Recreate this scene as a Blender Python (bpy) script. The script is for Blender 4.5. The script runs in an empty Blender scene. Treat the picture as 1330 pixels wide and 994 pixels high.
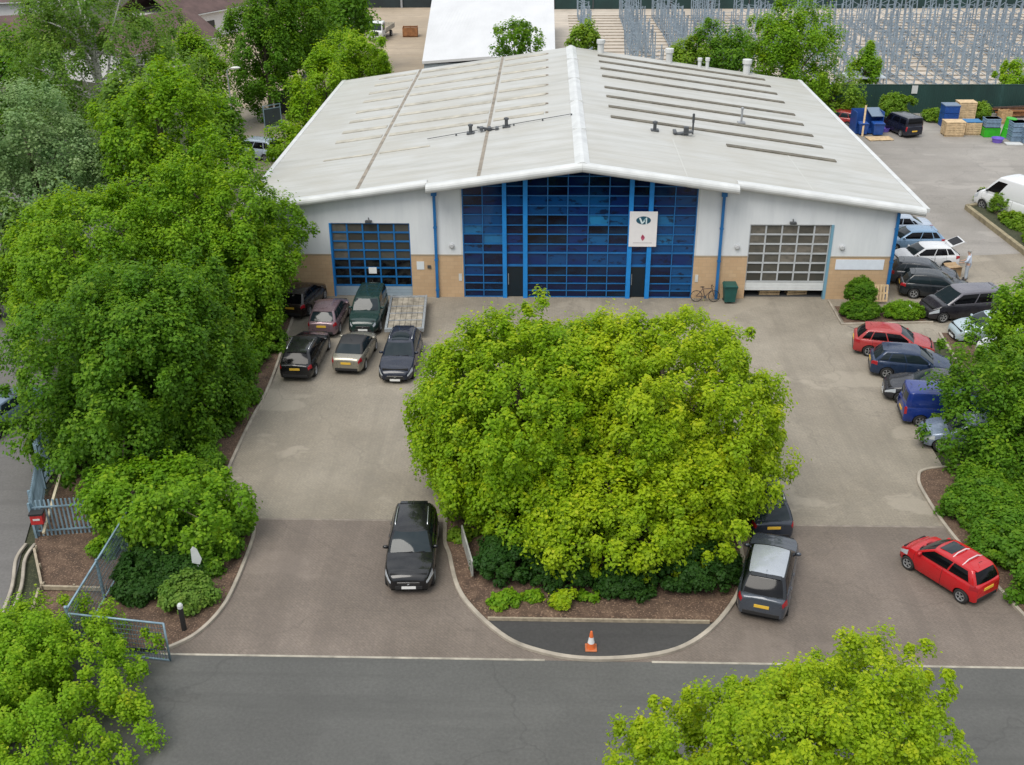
import bpy, math, random
import numpy as np
from mathutils import Vector, Matrix
random.seed(7)
sc = bpy.context.scene
COL = sc.collection
R = math.radians

# ------------------------------------------------------------------ camera
CAMP = (-1.9755, -59.9462, 25.0); YAW, PIT, ROL, FPX = 0.0342, 0.4738, -0.0074, 1403.073
_f = np.array([-math.sin(YAW)*math.cos(PIT), math.cos(YAW)*math.cos(PIT), -math.sin(PIT)])
_r0 = np.array([math.cos(YAW), math.sin(YAW), 0.0]); _u0 = np.cross(_r0, _f)
_r = math.cos(ROL)*_r0 + math.sin(ROL)*_u0
_u = -math.sin(ROL)*_r0 + math.cos(ROL)*_u0
def ray(px, py): return _f*FPX + _r*(px-665) - _u*(py-497)
def at(px, py, z=0.0):
    d = ray(px, py); t = (z-CAMP[2])/d[2]
    return Vector((CAMP[0]+t*d[0], CAMP[1]+t*d[1], z))
def aty(px, py, y):
    d = ray(px, py); t = (y-CAMP[1])/d[1]
    return Vector((CAMP[0]+t*d[0], y, CAMP[2]+t*d[2]))
cd = bpy.data.cameras.new('camera'); cam = bpy.data.objects.new('camera', cd); COL.objects.link(cam)
cd.sensor_width = 36; cd.lens = FPX/1330*36; cd.clip_end = 2000; cd.clip_start = 0.5
cam.matrix_world = Matrix(((_r[0], _u[0], -_f[0], CAMP[0]), (_r[1], _u[1], -_f[1], CAMP[1]), (_r[2], _u[2], -_f[2], CAMP[2]), (0, 0, 0, 1)))
sc.camera = cam

# ------------------------------------------------------------------ tagging
def tag(o, label=None, cat=None, group=None, kind=None):
    if label: o['label'] = label
    if cat: o['category'] = cat
    if group: o['group'] = group
    if kind: o['kind'] = kind
    return o
def thing(name, label, cat, loc=(0, 0, 0), rz=0.0, group=None):
    o = bpy.data.objects.new(name, None); COL.objects.link(o)
    o.location = loc; o.rotation_euler = (0, 0, rz); o.empty_display_size = .3
    return tag(o, label, cat, group)
def copy_tree(o, parent=None):
    c = o.copy(); COL.objects.link(c)
    if parent: c.parent = parent
    for ch in o.children: copy_tree(ch, c)
    return c

# ------------------------------------------------------------------ materials
MATS = {}
class NT:
    def __init__(s, name):
        s.m = bpy.data.materials.new(name); s.m.use_nodes = True
        s.t = s.m.node_tree; s.n = s.t.nodes; s.l = s.t.links
        s.b = s.n['Principled BSDF']; s.out = s.n['Material Output']
    def node(s, t, **kw):
        n = s.n.new(t)
        for k, v in kw.items():
            if k in n.inputs.keys(): n.inputs[k].default_value = v
            else: setattr(n, k, v)
        return n
    def link(s, a, b): s.l.new(a, b)
    def pos(s, scale=(1, 1, 1), rot=(0, 0, 0)):
        g = s.node('ShaderNodeNewGeometry'); mp = s.node('ShaderNodeMapping')
        mp.inputs['Scale'].default_value = scale; mp.inputs['Rotation'].default_value = rot
        s.link(g.outputs['Position'], mp.inputs['Vector']); return mp.outputs[0]
    def obj(s, scale=(1, 1, 1)):
        g = s.node('ShaderNodeTexCoord'); mp = s.node('ShaderNodeMapping')
        mp.inputs['Scale'].default_value = scale
        s.link(g.outputs['Object'], mp.inputs['Vector']); return mp.outputs[0]
    def noise(s, vec, scale, detail=4, rough=.55):
        n = s.node('ShaderNodeTexNoise'); n.inputs['Scale'].default_value = scale
        n.inputs['Detail'].default_value = detail; n.inputs['Roughness'].default_value = rough
        s.link(vec, n.inputs['Vector']); return n.outputs['Fac']
    def ramp(s, fac, stops, interp='LINEAR'):
        n = s.node('ShaderNodeValToRGB'); n.color_ramp.interpolation = interp
        e = n.color_ramp.elements
        while len(e) < len(stops): e.new(.5)
        for i, (p, c) in enumerate(stops):
            e[i].position = p; e[i].color = (*c, 1) if len(c) == 3 else c
        s.link(fac, n.inputs[0]); return n.outputs[0]
    def mix(s, fac, a, b, mode='MIX'):
        n = s.node('ShaderNodeMix', data_type='RGBA', blend_type=mode)
        for v, i in ((fac, 0), (a, 6), (b, 7)):
            if isinstance(v, (int, float)): n.inputs[i].default_value = v
            elif isinstance(v, tuple): n.inputs[i].default_value = (*v, 1)
            else: s.link(v, n.inputs[i])
        return n.outputs[2]
    def bump(s, h, strength=.3, dist=.02):
        n = s.node('ShaderNodeBump'); n.inputs['Strength'].default_value = strength; n.inputs['Distance'].default_value = dist
        s.link(h, n.inputs['Height']); s.link(n.outputs[0], s.b.inputs['Normal'])
    def col(s, c):
        if isinstance(c, tuple): s.b.inputs['Base Color'].default_value = (*c, 1)
        else: s.link(c, s.b.inputs['Base Color'])
def mat(name, color, rough=.6, metal=0.0, var=.0, scale=3.0, spec=.5, coat=0.0):
    if name in MATS: return MATS[name]
    t = NT(name)
    if var > 0:
        v = t.obj(); f = t.noise(v, scale, 5)
        dk = tuple(c*(1-var) for c in color); lt = tuple(min(1, c*(1+var)) for c in color)
        t.col(t.ramp(f, [(.3, dk), (.7, lt)]))
    else: t.col(color)
    t.b.inputs['Roughness'].default_value = rough; t.b.inputs['Metallic'].default_value = metal
    t.b.inputs['Specular IOR Level'].default_value = spec; t.b.inputs['Coat Weight'].default_value = coat
    t.b.inputs['Coat Roughness'].default_value = .04
    MATS[name] = t.m; return t.m
def paint(name, color, metallic=.0):
    if name in MATS: return MATS[name]
    t = NT(name); v = t.obj(); f = t.noise(v, 1.7, 5)
    dust = t.ramp(f, [(.35, (0, 0, 0)), (.85, (.05, .05, .05))])
    t.col(t.mix(dust, color, (.28, .26, .23)))
    rg = t.ramp(t.noise(v, 3.1, 4), [(.3, (.22,)*3), (.75, (.38,)*3)]); t.link(rg, t.b.inputs['Roughness'])
    t.b.inputs['Metallic'].default_value = metallic
    t.b.inputs['Specular IOR Level'].default_value = .15; t.b.inputs['Coat Weight'].default_value = .7; t.b.inputs['Coat Roughness'].default_value = .05
    MATS[name] = t.m; return t.m

# ------------------------------------------------------------------ mesh builder
class MB:
    def __init__(s): s.v = []; s.f = []; s.mi = []; s.cur = 0
    def add(s, vs, fs):
        o = len(s.v); s.v.extend([tuple(v) for v in vs])
        for f in fs: s.f.append(tuple(i+o for i in f)); s.mi.append(s.cur)
        return s
    def box(s, x0, x1, y0, y1, z0, z1):
        vs = [(x, y, z) for z in (z0, z1) for y in (y0, y1) for x in (x0, x1)]
        return s.add(vs, [(0, 2, 3, 1), (4, 5, 7, 6), (0, 1, 5, 4), (2, 6, 7, 3), (0, 4, 6, 2), (1, 3, 7, 5)])
    def cbox(s, c, sx, sy, sz, rz=0.0, ry=0.0):
        m = Matrix.Translation(c) @ Matrix.Rotation(rz, 4, 'Z') @ Matrix.Rotation(ry, 4, 'Y')
        vs = [m @ Vector((x*sx/2, y*sy/2, z*sz/2)) for z in (-1, 1) for y in (-1, 1) for x in (-1, 1)]
        return s.add(vs, [(0, 2, 3, 1), (4, 5, 7, 6), (0, 1, 5, 4), (2, 6, 7, 3), (0, 4, 6, 2), (1, 3, 7, 5)])
    def bar(s, p0, p1, w, h=None):
        h = h or w; p0 = Vector(p0); p1 = Vector(p1); d = (p1-p0).normalized()
        a = d.cross(Vector((0, 0, 1)));  a = a.normalized() if a.length > 1e-3 else Vector((1, 0, 0))
        b = a.cross(d).normalized()
        vs = [p + a*(i*w/2) + b*(j*h/2) for p in (p0, p1) for i, j in ((-1, -1), (1, -1), (1, 1), (-1, 1))]
        return s.add(vs, [(3, 2, 1, 0), (4, 5, 6, 7), (0, 1, 5, 4), (1, 2, 6, 5), (2, 3, 7, 6), (3, 0, 4, 7)])
    def prism(s, poly, z0, z1):
        n = len(poly); vs = [(p[0], p[1], z0) for p in poly] + [(p[0], p[1], z1) for p in poly]
        fs = [tuple(range(n))[::-1], tuple(range(n, 2*n))] + [(i, (i+1) % n, n+(i+1) % n, n+i) for i in range(n)]
        return s.add(vs, fs)
    def slab(s, poly, y0, y1):      # polygon in x,z extruded along y
        n = len(poly); vs = [(p[0], y0, p[1]) for p in poly] + [(p[0], y1, p[1]) for p in poly]
        fs = [tuple(range(n)), tuple(range(n, 2*n))[::-1]] + [(i, n+i, n+(i+1) % n, (i+1) % n) for i in range(n)]
        return s.add(vs, fs)
    def tube(s, pts, rad, n=8, cap=True):
        pts = [Vector(p) for p in pts]; m = len(pts)
        if not isinstance(rad, (list, tuple)): rad = [rad]*m
        vs = []; fs = []
        for i, p in enumerate(pts):
            d = (pts[min(i+1, m-1)] - pts[max(i-1, 0)]).normalized()
            a = d.cross(Vector((0, 0, 1)) if abs(d.z) < .95 else Vector((1, 0, 0))).normalized(); b = d.cross(a)
            for k in range(n):
                t = 2*math.pi*k/n; vs.append(p + (a*math.cos(t) + b*math.sin(t))*rad[i])
        for i in range(m-1):
            for k in range(n): fs.append((i*n+k, i*n+(k+1) % n, (i+1)*n+(k+1) % n, (i+1)*n+k))
        if cap: fs += [tuple(range(n))[::-1], tuple(range((m-1)*n, m*n))]
        return s.add(vs, fs)
    def lathe(s, prof, n=16, c=(0, 0, 0), axis='z'):
        vs = []; m = len(prof)
        for (r, h) in prof:
            for k in range(n):
                t = 2*math.pi*k/n; x, y = r*math.cos(t), r*math.sin(t)
                vs.append((c[0]+x, c[1]+y, c[2]+h) if axis == 'z' else (c[0]+x, c[1]+h, c[2]+y))
        fs = []
        for i in range(m-1):
            for k in range(n):
                q = (i*n+k, i*n+(k+1) % n, (i+1)*n+(k+1) % n, (i+1)*n+k); fs.append(q if axis == 'z' else q[::-1])
        return s.add(vs, fs)
    def ball(s, c, rx, ry, rz, n=12, m=8):
        vs = [(c[0], c[1], c[2]-rz)]; fs = []
        for i in range(1, m):
            t = math.pi*i/m - math.pi/2
            for k in range(n):
                a = 2*math.pi*k/n; vs.append((c[0]+rx*math.cos(t)*math.cos(a), c[1]+ry*math.cos(t)*math.sin(a), c[2]+rz*math.sin(t)))
        vs.append((c[0], c[1], c[2]+rz)); e = len(vs)-1
        for k in range(n): fs.append((0, 1+(k+1) % n, 1+k)); fs.append((e, 1+(m-2)*n+k, 1+(m-2)*n+(k+1) % n))
        for i in range(m-2):
            for k in range(n): fs.append((1+i*n+k, 1+i*n+(k+1) % n, 1+(i+1)*n+(k+1) % n, 1+(i+1)*n+k))
        return s.add(vs, fs)
    def build(s, name, m, parent=None, smooth=False, bevel=0.0, loc=None):
        me = bpy.data.meshes.new(name); me.from_pydata(s.v, [], s.f); me.validate()
        ms = m if isinstance(m, (list, tuple)) else [m]
        for x in ms: me.materials.append(x)
        if len(ms) > 1: me.polygons.foreach_set('material_index', s.mi)
        if smooth: me.polygons.foreach_set('use_smooth', [True]*len(me.polygons))
        o = bpy.data.objects.new(name, me); COL.objects.link(o)
        if parent: o.parent = parent
        if loc: o.location = loc
        if bevel:
            b = o.modifiers.new('bevel', 'BEVEL'); b.width = bevel; b.segments = 2; b.limit_method = 'ANGLE'
        return o

# ------------------------------------------------------------------ world, sun
SUN_AZ, SUN_EL = R(238), R(56)      # azimuth measured in the x-y plane from +x; sun stands behind-left of the camera
w = bpy.data.worlds.new('World'); sc.world = w; w.use_nodes = True
n = w.node_tree.nodes; l = w.node_tree.links
sky = n.new('ShaderNodeTexSky'); sky.sky_type = 'NISHITA'; sky.sun_disc = False
sky.sun_elevation = SUN_EL; sky.sun_rotation = math.pi/2 - SUN_AZ
tc = n.new('ShaderNodeTexCoord'); mp = n.new('ShaderNodeMapping'); mp.inputs['Scale'].default_value = (1, 1, 2.2)
nz = n.new('ShaderNodeTexNoise'); nz.inputs['Scale'].default_value = 2.6; nz.inputs['Detail'].default_value = 7; nz.inputs['Roughness'].default_value = .58
rp = n.new('ShaderNodeValToRGB'); rp.color_ramp.elements[0].position = .30; rp.color_ramp.elements[0].color = (.55, .55, .55, 1); rp.color_ramp.elements[1].position = .52
cc = n.new('ShaderNodeValToRGB'); cc.color_ramp.elements[0].position = .35; cc.color_ramp.elements[0].color = (5.2, 5.6, 6.2, 1); cc.color_ramp.elements[1].position = .75; cc.color_ramp.elements[1].color = (10.8, 11.1, 11.5, 1)
nz2 = n.new('ShaderNodeTexNoise'); nz2.inputs['Scale'].default_value = 4.5; nz2.inputs['Detail'].default_value = 6
mx = n.new('ShaderNodeMix'); mx.data_type = 'RGBA'
l.new(tc.outputs['Generated'], mp.inputs[0]); l.new(mp.outputs[0], nz.inputs['Vector']); l.new(mp.outputs[0], nz2.inputs['Vector'])
l.new(nz.outputs['Fac'], rp.inputs[0]); l.new(nz2.outputs['Fac'], cc.inputs[0])
l.new(rp.outputs[0], mx.inputs[0]); l.new(sky.outputs[0], mx.inputs[6]); l.new(cc.outputs[0], mx.inputs[7])
bg = n['Background']; sxyz = n.new('ShaderNodeSeparateXYZ'); l.new(tc.outputs['Generated'], sxyz.inputs[0])
mr = n.new('ShaderNodeMapRange'); mr.inputs[1].default_value = 0; mr.inputs[2].default_value = 1; mr.inputs[3].default_value = .50; mr.inputs[4].default_value = 1.15; l.new(sxyz.outputs[2], mr.inputs[0])
vm = n.new('ShaderNodeVectorMath'); vm.operation = 'SCALE'; l.new(cc.outputs[0], vm.inputs[0]); l.new(mr.outputs[0], vm.inputs['Scale']); l.new(vm.outputs[0], mx.inputs[7])
l.new(mx.outputs[2], bg.inputs['Color']); bg.inputs['Strength'].default_value = .10
sd = bpy.data.lights.new('sun', 'SUN'); sun = bpy.data.objects.new('sun', sd); COL.objects.link(sun)
sd.energy = 1.5; sd.angle = R(32); sd.color = (1, .95, .87)
dv = Vector((math.cos(SUN_AZ)*math.cos(SUN_EL), math.sin(SUN_AZ)*math.cos(SUN_EL), math.sin(SUN_EL)))
sun.rotation_euler = dv.to_track_quat('Z', 'Y').to_euler(); sun.location = dv*80
sc.view_settings.view_transform = 'Standard'; sc.view_settings.look = 'None'; sc.view_settings.exposure = 0.72; sc.view_settings.gamma = 1
sc.cycles.max_bounces = 8; sc.cycles.transparent_max_bounces = 4; sc.cycles.use_denoising = True
# ------------------------------------------------------------------ ground materials
def ground_mat(name, c, dark, light, brick=None, stain=.5, big=.07, oil=True):
    t = NT(name); v = t.pos()
    f1 = t.noise(v, big, 6, .6); f2 = t.noise(v, .55, 6, .62); f3 = t.noise(v, 9.0, 4, .7)
    base = t.ramp(f1, [(.34, dark), (.5, c), (.66, light)])
    base = t.mix(t.ramp(f2, [(.30, (.5,)*3), (.62, (0,)*3)]), base, tuple(x*.72 for x in c))
    base = t.mix(.32, base, t.ramp(f3, [(.3, (.30,)*3), (.7, (.72,)*3)]), 'OVERLAY')
    h = f3
    if brick:
        b = t.node('ShaderNodeTexBrick'); b.inputs['Scale'].default_value = 1.0
        b.inputs['Brick Width'].default_value = brick[0]; b.inputs['Row Height'].default_value = brick[1]; b.inputs['Mortar Size'].default_value = .011
        b.inputs['Color1'].default_value = (.86, .86, .86, 1); b.inputs['Color2'].default_value = (1.1, 1.08, 1.05, 1); b.inputs['Mortar'].default_value = (.62, .62, .6, 1)
        t.link(t.pos(rot=(0, 0, R(45))), b.inputs['Vector']); base = t.mix(.45, base, b.outputs['Color'], 'MULTIPLY')
    # worn lighter film with a crisp drying edge
    f4 = t.noise(t.pos(scale=(1, 1.5, 1)), .16, 5, .55)
    base = t.mix(t.ramp(f4, [(.58, (0,)*3), (.61, (stain,)*3), (.8, (stain*.7,)*3)]), base, tuple(min(1, x*1.28) for x in c))
    if oil:
        f5 = t.noise(v, .9, 3, .5)
        base = t.mix(t.ramp(f5, [(.70, (0,)*3), (.78, (.45,)*3)]), base, tuple(x*.45 for x in c))
    # long worn wheel tracks
    f6 = t.noise(t.pos(scale=(1.1, .10, 1)) if brick else t.pos(scale=(.05, 1.3, 1)), .9, 4, .55)
    base = t.mix(t.ramp(f6, [(.52, (0,)*3), (.64, (.34,)*3)]), base, tuple(x*.66 for x in c))
    vor = t.node('ShaderNodeTexVoronoi', feature='DISTANCE_TO_EDGE'); vor.inputs['Scale'].default_value = .11; vor.inputs['Randomness'].default_value = .9
    dv_ = t.node('ShaderNodeVectorMath', operation='ADD'); nn_ = t.node('ShaderNodeTexNoise'); nn_.inputs['Scale'].default_value = .5; nn_.inputs['Detail'].default_value = 5; t.link(v, nn_.inputs['Vector'])
    sc_ = t.node('ShaderNodeVectorMath', operation='SCALE'); sc_.inputs['Scale'].default_value = 3.0; t.link(nn_.outputs['Color'], sc_.inputs[0]); t.link(v, dv_.inputs[0]); t.link(sc_.outputs[0], dv_.inputs[1]); t.link(dv_.outputs[0], vor.inputs['Vector'])
    base = t.mix(t.ramp(vor.outputs['Distance'], [(.0, (.45,)*3), (.006, (0,)*3)]), base, tuple(x*.6 for x in c))
    t.col(base); t.bump(h, .25, .01)
    rr = t.ramp(f2, [(.3, (.7,)*3), (.7, (.92,)*3)]); t.link(rr, t.b.inputs['Roughness'])
    t.b.inputs['Specular IOR Level'].default_value = .3
    return t.m
m_pave = ground_mat('block_paving', (.270, .238, .190), (.195, .168, .130), (.325, .290, .236), (.2, .1))
m_apron = ground_mat('red_paving', (.178, .147, .123), (.145, .120, .099), (.205, .170, .143), (.2, .1), stain=.3, big=.2)
m_road = ground_mat('asphalt', (.102, .101, .094), (.087, .086, .080), (.115, .114, .106), None, stain=.12, big=.12, oil=False)
m_path = ground_mat('dark_asphalt', (.058, .056, .054), (.045, .044, .043), (.07, .067, .063), None, stain=.15, oil=False)
m_neigh = ground_mat('grey_asphalt', (.15, .142, .135), (.125, .12, .112), (.175, .165, .155), None, stain=.2)
m_yard = ground_mat('yard_concrete', (.27, .25, .225), (.21, .195, .172), (.31, .29, .262), None, stain=.45, big=.1)
m_pale = ground_mat('pale_concrete', (.46, .40, .33), (.38, .33, .27), (.52, .46, .385), None, stain=.3, oil=False)
m_tan = ground_mat('tan_gravel', (.36, .29, .21), (.31, .25, .18), (.41, .335, .25), None, stain=.3, oil=False)
def soil_mat(name, a, b, c):
    t = NT(name); v = t.pos(); f = t.noise(v, 2.2, 8, .7); g = t.noise(v, 14, 3, .7)
    base = t.ramp(f, [(.32, a), (.52, b), (.72, c)])
    base = t.mix(t.ramp(g, [(.56, (0,)*3), (.62, (.8,)*3)]), base, tuple(min(1, x*1.7) for x in c))
    t.col(base); t.bump(f, .8, .06); t.b.inputs['Roughness'].default_value = .95; return t.m
m_soil = soil_mat('bark_soil', (.05, .032, .022), (.095, .058, .038), (.16, .105, .07))
m_earth = soil_mat('dark_earth', (.022, .026, .012), (.035, .04, .018), (.06, .06, .03))
m_kerb = mat('kerb_concrete', (.33, .29, .235), .85, var=.3, scale=1.3)
m_line = mat('pale_setts', (.33, .30, .245), .85, var=.3, scale=2.5)
m_timber = mat('weathered_timber', (.30, .25, .18), .85, var=.3, scale=5)

def sheet(name, poly, z, m, sub=0):
    b = MB(); b.add([(x, y, z) for x, y in poly], [tuple(range(len(poly)))])
    o = b.build(name, m); tag(o, kind='structure'); return o
def P(*pts): return [tuple(at(x, y)[:2]) for x, y in pts]
def rect(x0, x1, y0, y1): return [(x0, y0), (x1, y0), (x1, y1), (x0, y1)]
def smooth_path(pts, n=6):
    pts = [Vector((*p, 0)) for p in pts]; out = []
    for i in range(len(pts)-1):
        p0, p1, p2, p3 = pts[max(i-1, 0)], pts[i], pts[i+1], pts[min(i+2, len(pts)-1)]
        for k in range(n):
            t = k/n; q = .5*((2*p1) + (p2-p0)*t + (2*p0-5*p1+4*p2-p3)*t*t + (3*p1-p0-3*p2+p3)*t**3); out.append((q.x, q.y))
    out.append((pts[-1].x, pts[-1].y)); return out
def kerb(name, path, wd=.13, h=.12):
    pts = [Vector((*p, 0)) for p in path]; vs = []; fs = []
    for i, p in enumerate(pts):
        d = (pts[min(i+1, len(pts)-1)] - pts[max(i-1, 0)]).normalized(); nrm = Vector((-d.y, d.x, 0))
        for o, z in ((-wd/2, 0), (-wd/2, h-.015), (-wd/2+.02, h), (wd/2-.02, h), (wd/2, h-.015), (wd/2, 0)):
            q = p + nrm*o; vs.append((q.x, q.y, z))
    for i in range(len(pts)-1):
        for k in range(5): fs.append((i*6+k, i*6+k+1, (i+1)*6+k+1, (i+1)*6+k))
    b = MB(); b.add(vs, fs); o = b.build(name, m_kerb); tag(o, kind='structure'); return o

tag(sheet('ground', rect(-700, 700, -500, 900), -.06, m_earth), kind='structure')
sheet('forecourt', [(-16.2, -23.6), (15.5, -23.6), (15.5, -6), (40, -6), (60, 2), (60, 49), (-34, 49), (-34, 14), (-17.5, 10), (-16.6, 0)], 0.0, m_pave)
sheet('rear_yard', [(18.3, 6.5), (30, 8), (60, 2), (60, 48.5), (18.3, 48.5)], .004, m_yard)
sheet('entrance_apron', rect(-15.2, 16.5, -31.76, -23.6), .004, m_apron)
sheet('road', rect(-260, 260, -46.5, -31.75), 0.0, m_road)
sheet('neighbour_drive', [(-90, -31.75), (-20.6, -31.75), (-22.2, -26.5), (-23.4, -22), (-24.5, 0), (-33, 13), (-90, 60)], -.004, m_neigh)
sheet('rack_yard', [(-1.3, 49.2), (130, 49.2), (190, 140), (-1.3, 140)], -.008, m_pale)
sheet('gravel_yard', [(-40, 49.2), (-1.5, 49.2), (-1.5, 140), (-60, 140)], -.012, m_tan)
sheet('verge', rect(-260, 260, -90, -46.7), .05, m_earth)
# flush pale sett line where the apron meets the road
b = MB(); b.box(-15.0, -1.9, -31.79, -31.70, -.02, .012); b.box(1.7, 60, -31.80, -31.71, -.02, .012)
tag(b.build('edging_line', m_line), kind='structure')
# wheel channel between paving and apron
b = MB(); b.box(-13.7, 14.1, -23.66, -23.54, -.02, .010); tag(b.build('paving_joint', mat('joint', (.20, .17, .14), .9, var=.25)), kind='structure')
b = MB()
pj = [(10.98, -18.0), (11.2, -12.4), (11.75, -5.2)]
# bed outlines
leftk = smooth_path([(-16.9, 2), (-16.3, -6), (-15.9, -11.7), (-15.92, -16.4), (-15.78, -21.3), (-15.5, -22.4), (-14.2, -23.3), (-13.62, -24.3), (-13.45, -26.0), (-13.5, -29.0), (-14.05, -30.7), (-14.9, -31.55)])
rightk = smooth_path([(19.8, -4.9), (19.4, -11), (19.0, -17.6), (18.2, -18.7), (14.9, -19.2), (14.1, -20.0), (13.98, -21.6), (14.2, -24.4), (15.05, -29.0), (15.8, -31.6)])
isl = smooth_path([(-5.9, -12.5), (-6.05, -18), (-5.92, -24.3), (-5.6, -26.0), (-4.95, -28.4), (-3.45, -30.5), (-2.1, -31.35), (-.4, -31.7), (1.8, -31.45), (3.2, -30.75), (4.46, -29.3), (5.4, -27.4), (5.7, -25), (5.6, -18), (5.3, -12.5)])
kerb('left_kerb', leftk); kerb('right_kerb', rightk)
kerb('island_kerb', isl + [(5.0, -12.2), (-5.6, -12.2), isl[0]], .16)
def mound(name, poly, m, h=.16):
    c = Vector((sum(p[0] for p in poly)/len(poly), sum(p[1] for p in poly)/len(poly)))
    vs = []; fs = []; n = len(poly); rings = [(1, .07), (.93, h*.8), (.8, h), (.5, h*1.25), (.2, h*1.3)]
    for k, (s, z) in enumerate(rings):
        for i, p in enumerate(poly):
            q = c + (Vector(p)-c)*s; vs.append((q.x, q.y, z + (random.uniform(-.03, .03) if k else 0)))
    for k in range(len(rings)-1):
        for i in range(n): fs.append((k*n+i, k*n+(i+1) % n, (k+1)*n+(i+1) % n, (k+1)*n+i))
    fs.append(tuple((len(rings)-1)*n+i for i in range(n)))
    b = MB(); b.add(vs, fs); o = b.build(name, m, smooth=True); tag(o, kind='structure'); return o
lbed = leftk + [(-17.6, -31.5), (-18.9, -30.0), (-18.6, -27), (-20.6, -24.6), (-23.0, -22), (-24, -8), (-24.6, 2)]
b = MB(); b.add([(x, y, .07) for x, y in lbed], [tuple(range(len(lbed)))]); tag(b.build('left_bed', m_soil), kind='structure')
sheet('bark_bed', [(-23.3, -22.0), (-22.0, -25.6), (-20.5, -28.4), (-20.2, -31.5), (-17.4, -31.5), (-17.9, -27), (-18.5, -24)], .075, m_soil)
rbed = rightk + [(40, -31.6), (40, -6.2), (17.9, -6.0), (16.6, -4.4)]
rbed = rightk + [(34, -31.6), (34, -9.2), (24, -9.2), (24, -4.9)]
b = MB(); b.add([(x, y, .07) for x, y in rbed], [tuple(range(len(rbed)))]); tag(b.build('right_bed', m_soil), kind='structure')
ibed = [p for p in isl if p[1] > -29.8] ; ibed_l = [p for p in isl if p[1] > -29.75 and p[0] < 0]; ibed_r = [p for p in isl if p[1] > -29.75 and p[0] > 0]
mound('island_bed', ibed_l + [(-3.95, -29.76), (3.9, -29.76)] + ibed_r, m_soil)
seg = [p for p in isl if p[1] <= -29.75]
b = MB(); b.add([(x, y, .075) for x, y in [(-3.95, -29.8)] + seg + [(3.9, -29.8)]], [tuple(range(len(seg)+2))]); tag(b.build('footpath', m_path), kind='structure')
b = MB(); b.box(-3.93, 3.88, -29.83, -29.76, 0, .2); tag(b.build('bed_edging', m_timber), kind='structure')
b = MB(); b.add([(14.9, -3.6, .05), (19.6, -3.3, .05), (18.9, -1.4, .05), (14.9, -1.2, .05)], [(0, 1, 2, 3)]); tag(b.build('hedge_bed', m_soil), kind='structure')
kerb('hedge_kerb', [(14.75, -.4), (14.7, -3.75), (19.9, -3.4)], .12, .1)
# slot drain lines on the right
b = MB(); b.bar((15.0, -3.9, .0), (19.0, -9.0, .0), .09, .016); tag(b.build('drain_line', mat('drain', (.16, .14, .12), .9, var=.2)), kind='structure')

# ------------------------------------------------------------------ the warehouse
def sr(x): return 8.47 - .1437*abs(x)          # top of the roof over x
t = NT('cladding'); v = t.pos()
wv = t.node('ShaderNodeTexWave', wave_type='BANDS', bands_direction='X'); wv.inputs['Scale'].default_value = 1.6; t.link(v, wv.inputs['Vector'])
st = t.noise(t.pos(scale=(1.2, 1.2, .25)), 1.2, 6, .6)
t.col(t.ramp(st, [(.3, (.58, .605, .625)), (.55, (.645, .67, .685)), (.8, (.67, .69, .70))])); t.bump(wv.outputs['Fac'], .06, .02)
t.b.inputs['Roughness'].default_value = .5; m_clad = t.m
t = NT('buff_brick'); br = t.node('ShaderNodeTexBrick'); br.inputs['Scale'].default_value = 1
br.inputs['Brick Width'].default_value = .45; br.inputs['Row Height'].default_value = .225; br.inputs['Mortar Size'].default_value = .008
br.inputs['Color1'].default_value = (.52, .36, .215, 1); br.inputs['Color2'].default_value = (.475, .32, .185, 1); br.inputs['Mortar'].default_value = (.40, .29, .18, 1)
mpn = t.obj(); sx = t.node('ShaderNodeSeparateXYZ'); cx_ = t.node('ShaderNodeCombineXYZ'); ad = t.node('ShaderNodeMath', operation='ADD')
t.link(mpn, sx.inputs[0]); t.link(sx.outputs[0], ad.inputs[0]); t.link(sx.outputs[1], ad.inputs[1]); t.link(ad.outputs[0], cx_.inputs[0]); t.link(sx.outputs[2], cx_.inputs[1]); t.link(cx_.outputs[0], br.inputs['Vector'])
dn = t.noise(t.obj(scale=(1, 1, .5)), .9, 6); t.col(t.mix(t.ramp(dn, [(.25, (.35,)*3), (.6, (0,)*3)]), br.outputs['Color'], (.36, .25, .15)))
t.b.inputs['Roughness'].default_value = .88; m_buff = t.m
t = NT('roof_sheet'); v = t.pos()
wv = t.node('ShaderNodeTexWave', wave_type='BANDS', bands_direction='Y'); wv.inputs['Scale'].default_value = .95; t.link(v, wv.inputs['Vector'])
f1 = t.noise(t.pos(scale=(.35, 2.2, 1)), .5, 7, .62); f2 = t.noise(v, .22, 5, .6); f3 = t.noise(v, 3.5, 6, .65)
c = t.ramp(f1, [(.28, (.33, .325, .29)), (.5, (.425, .425, .40)), (.72, (.47, .47, .45))])
c = t.mix(t.ramp(f2, [(.36, (.55,)*3), (.58, (0,)*3)]), c, (.37, .355, .31))
c = t.mix(t.ramp(f3, [(.60, (0,)*3), (.72, (.30,)*3)]), c, (.36, .35, .30))
f4 = t.noise(t.pos(scale=(.22, 3.5, 1)), 1.1, 6, .6); c = t.mix(t.ramp(f4, [(.52, (0,)*3), (.72, (.55,)*3)]), c, (.36, .335, .27))
t.col(t.mix(.35, c, t.ramp(wv.outputs['Fac'], [(.0, (.90,)*3), (.5, (1,)*3)]), 'MULTIPLY')); t.bump(wv.outputs['Fac'], .25, .03)
t.b.inputs['Roughness'].default_value = .5; m_roof = t.m
m_white = mat('white_trim', (.53, .54, .53), .45, var=.12, scale=1.1)
m_blue = mat('blue_frame', (.010, .125, .34), .4, var=.15, scale=1.0)
m_bluebright = mat('blue_pilaster', (.010, .20, .55), .35, var=.1)
m_black = mat('black_void', (.004, .004, .005), .6)
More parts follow.
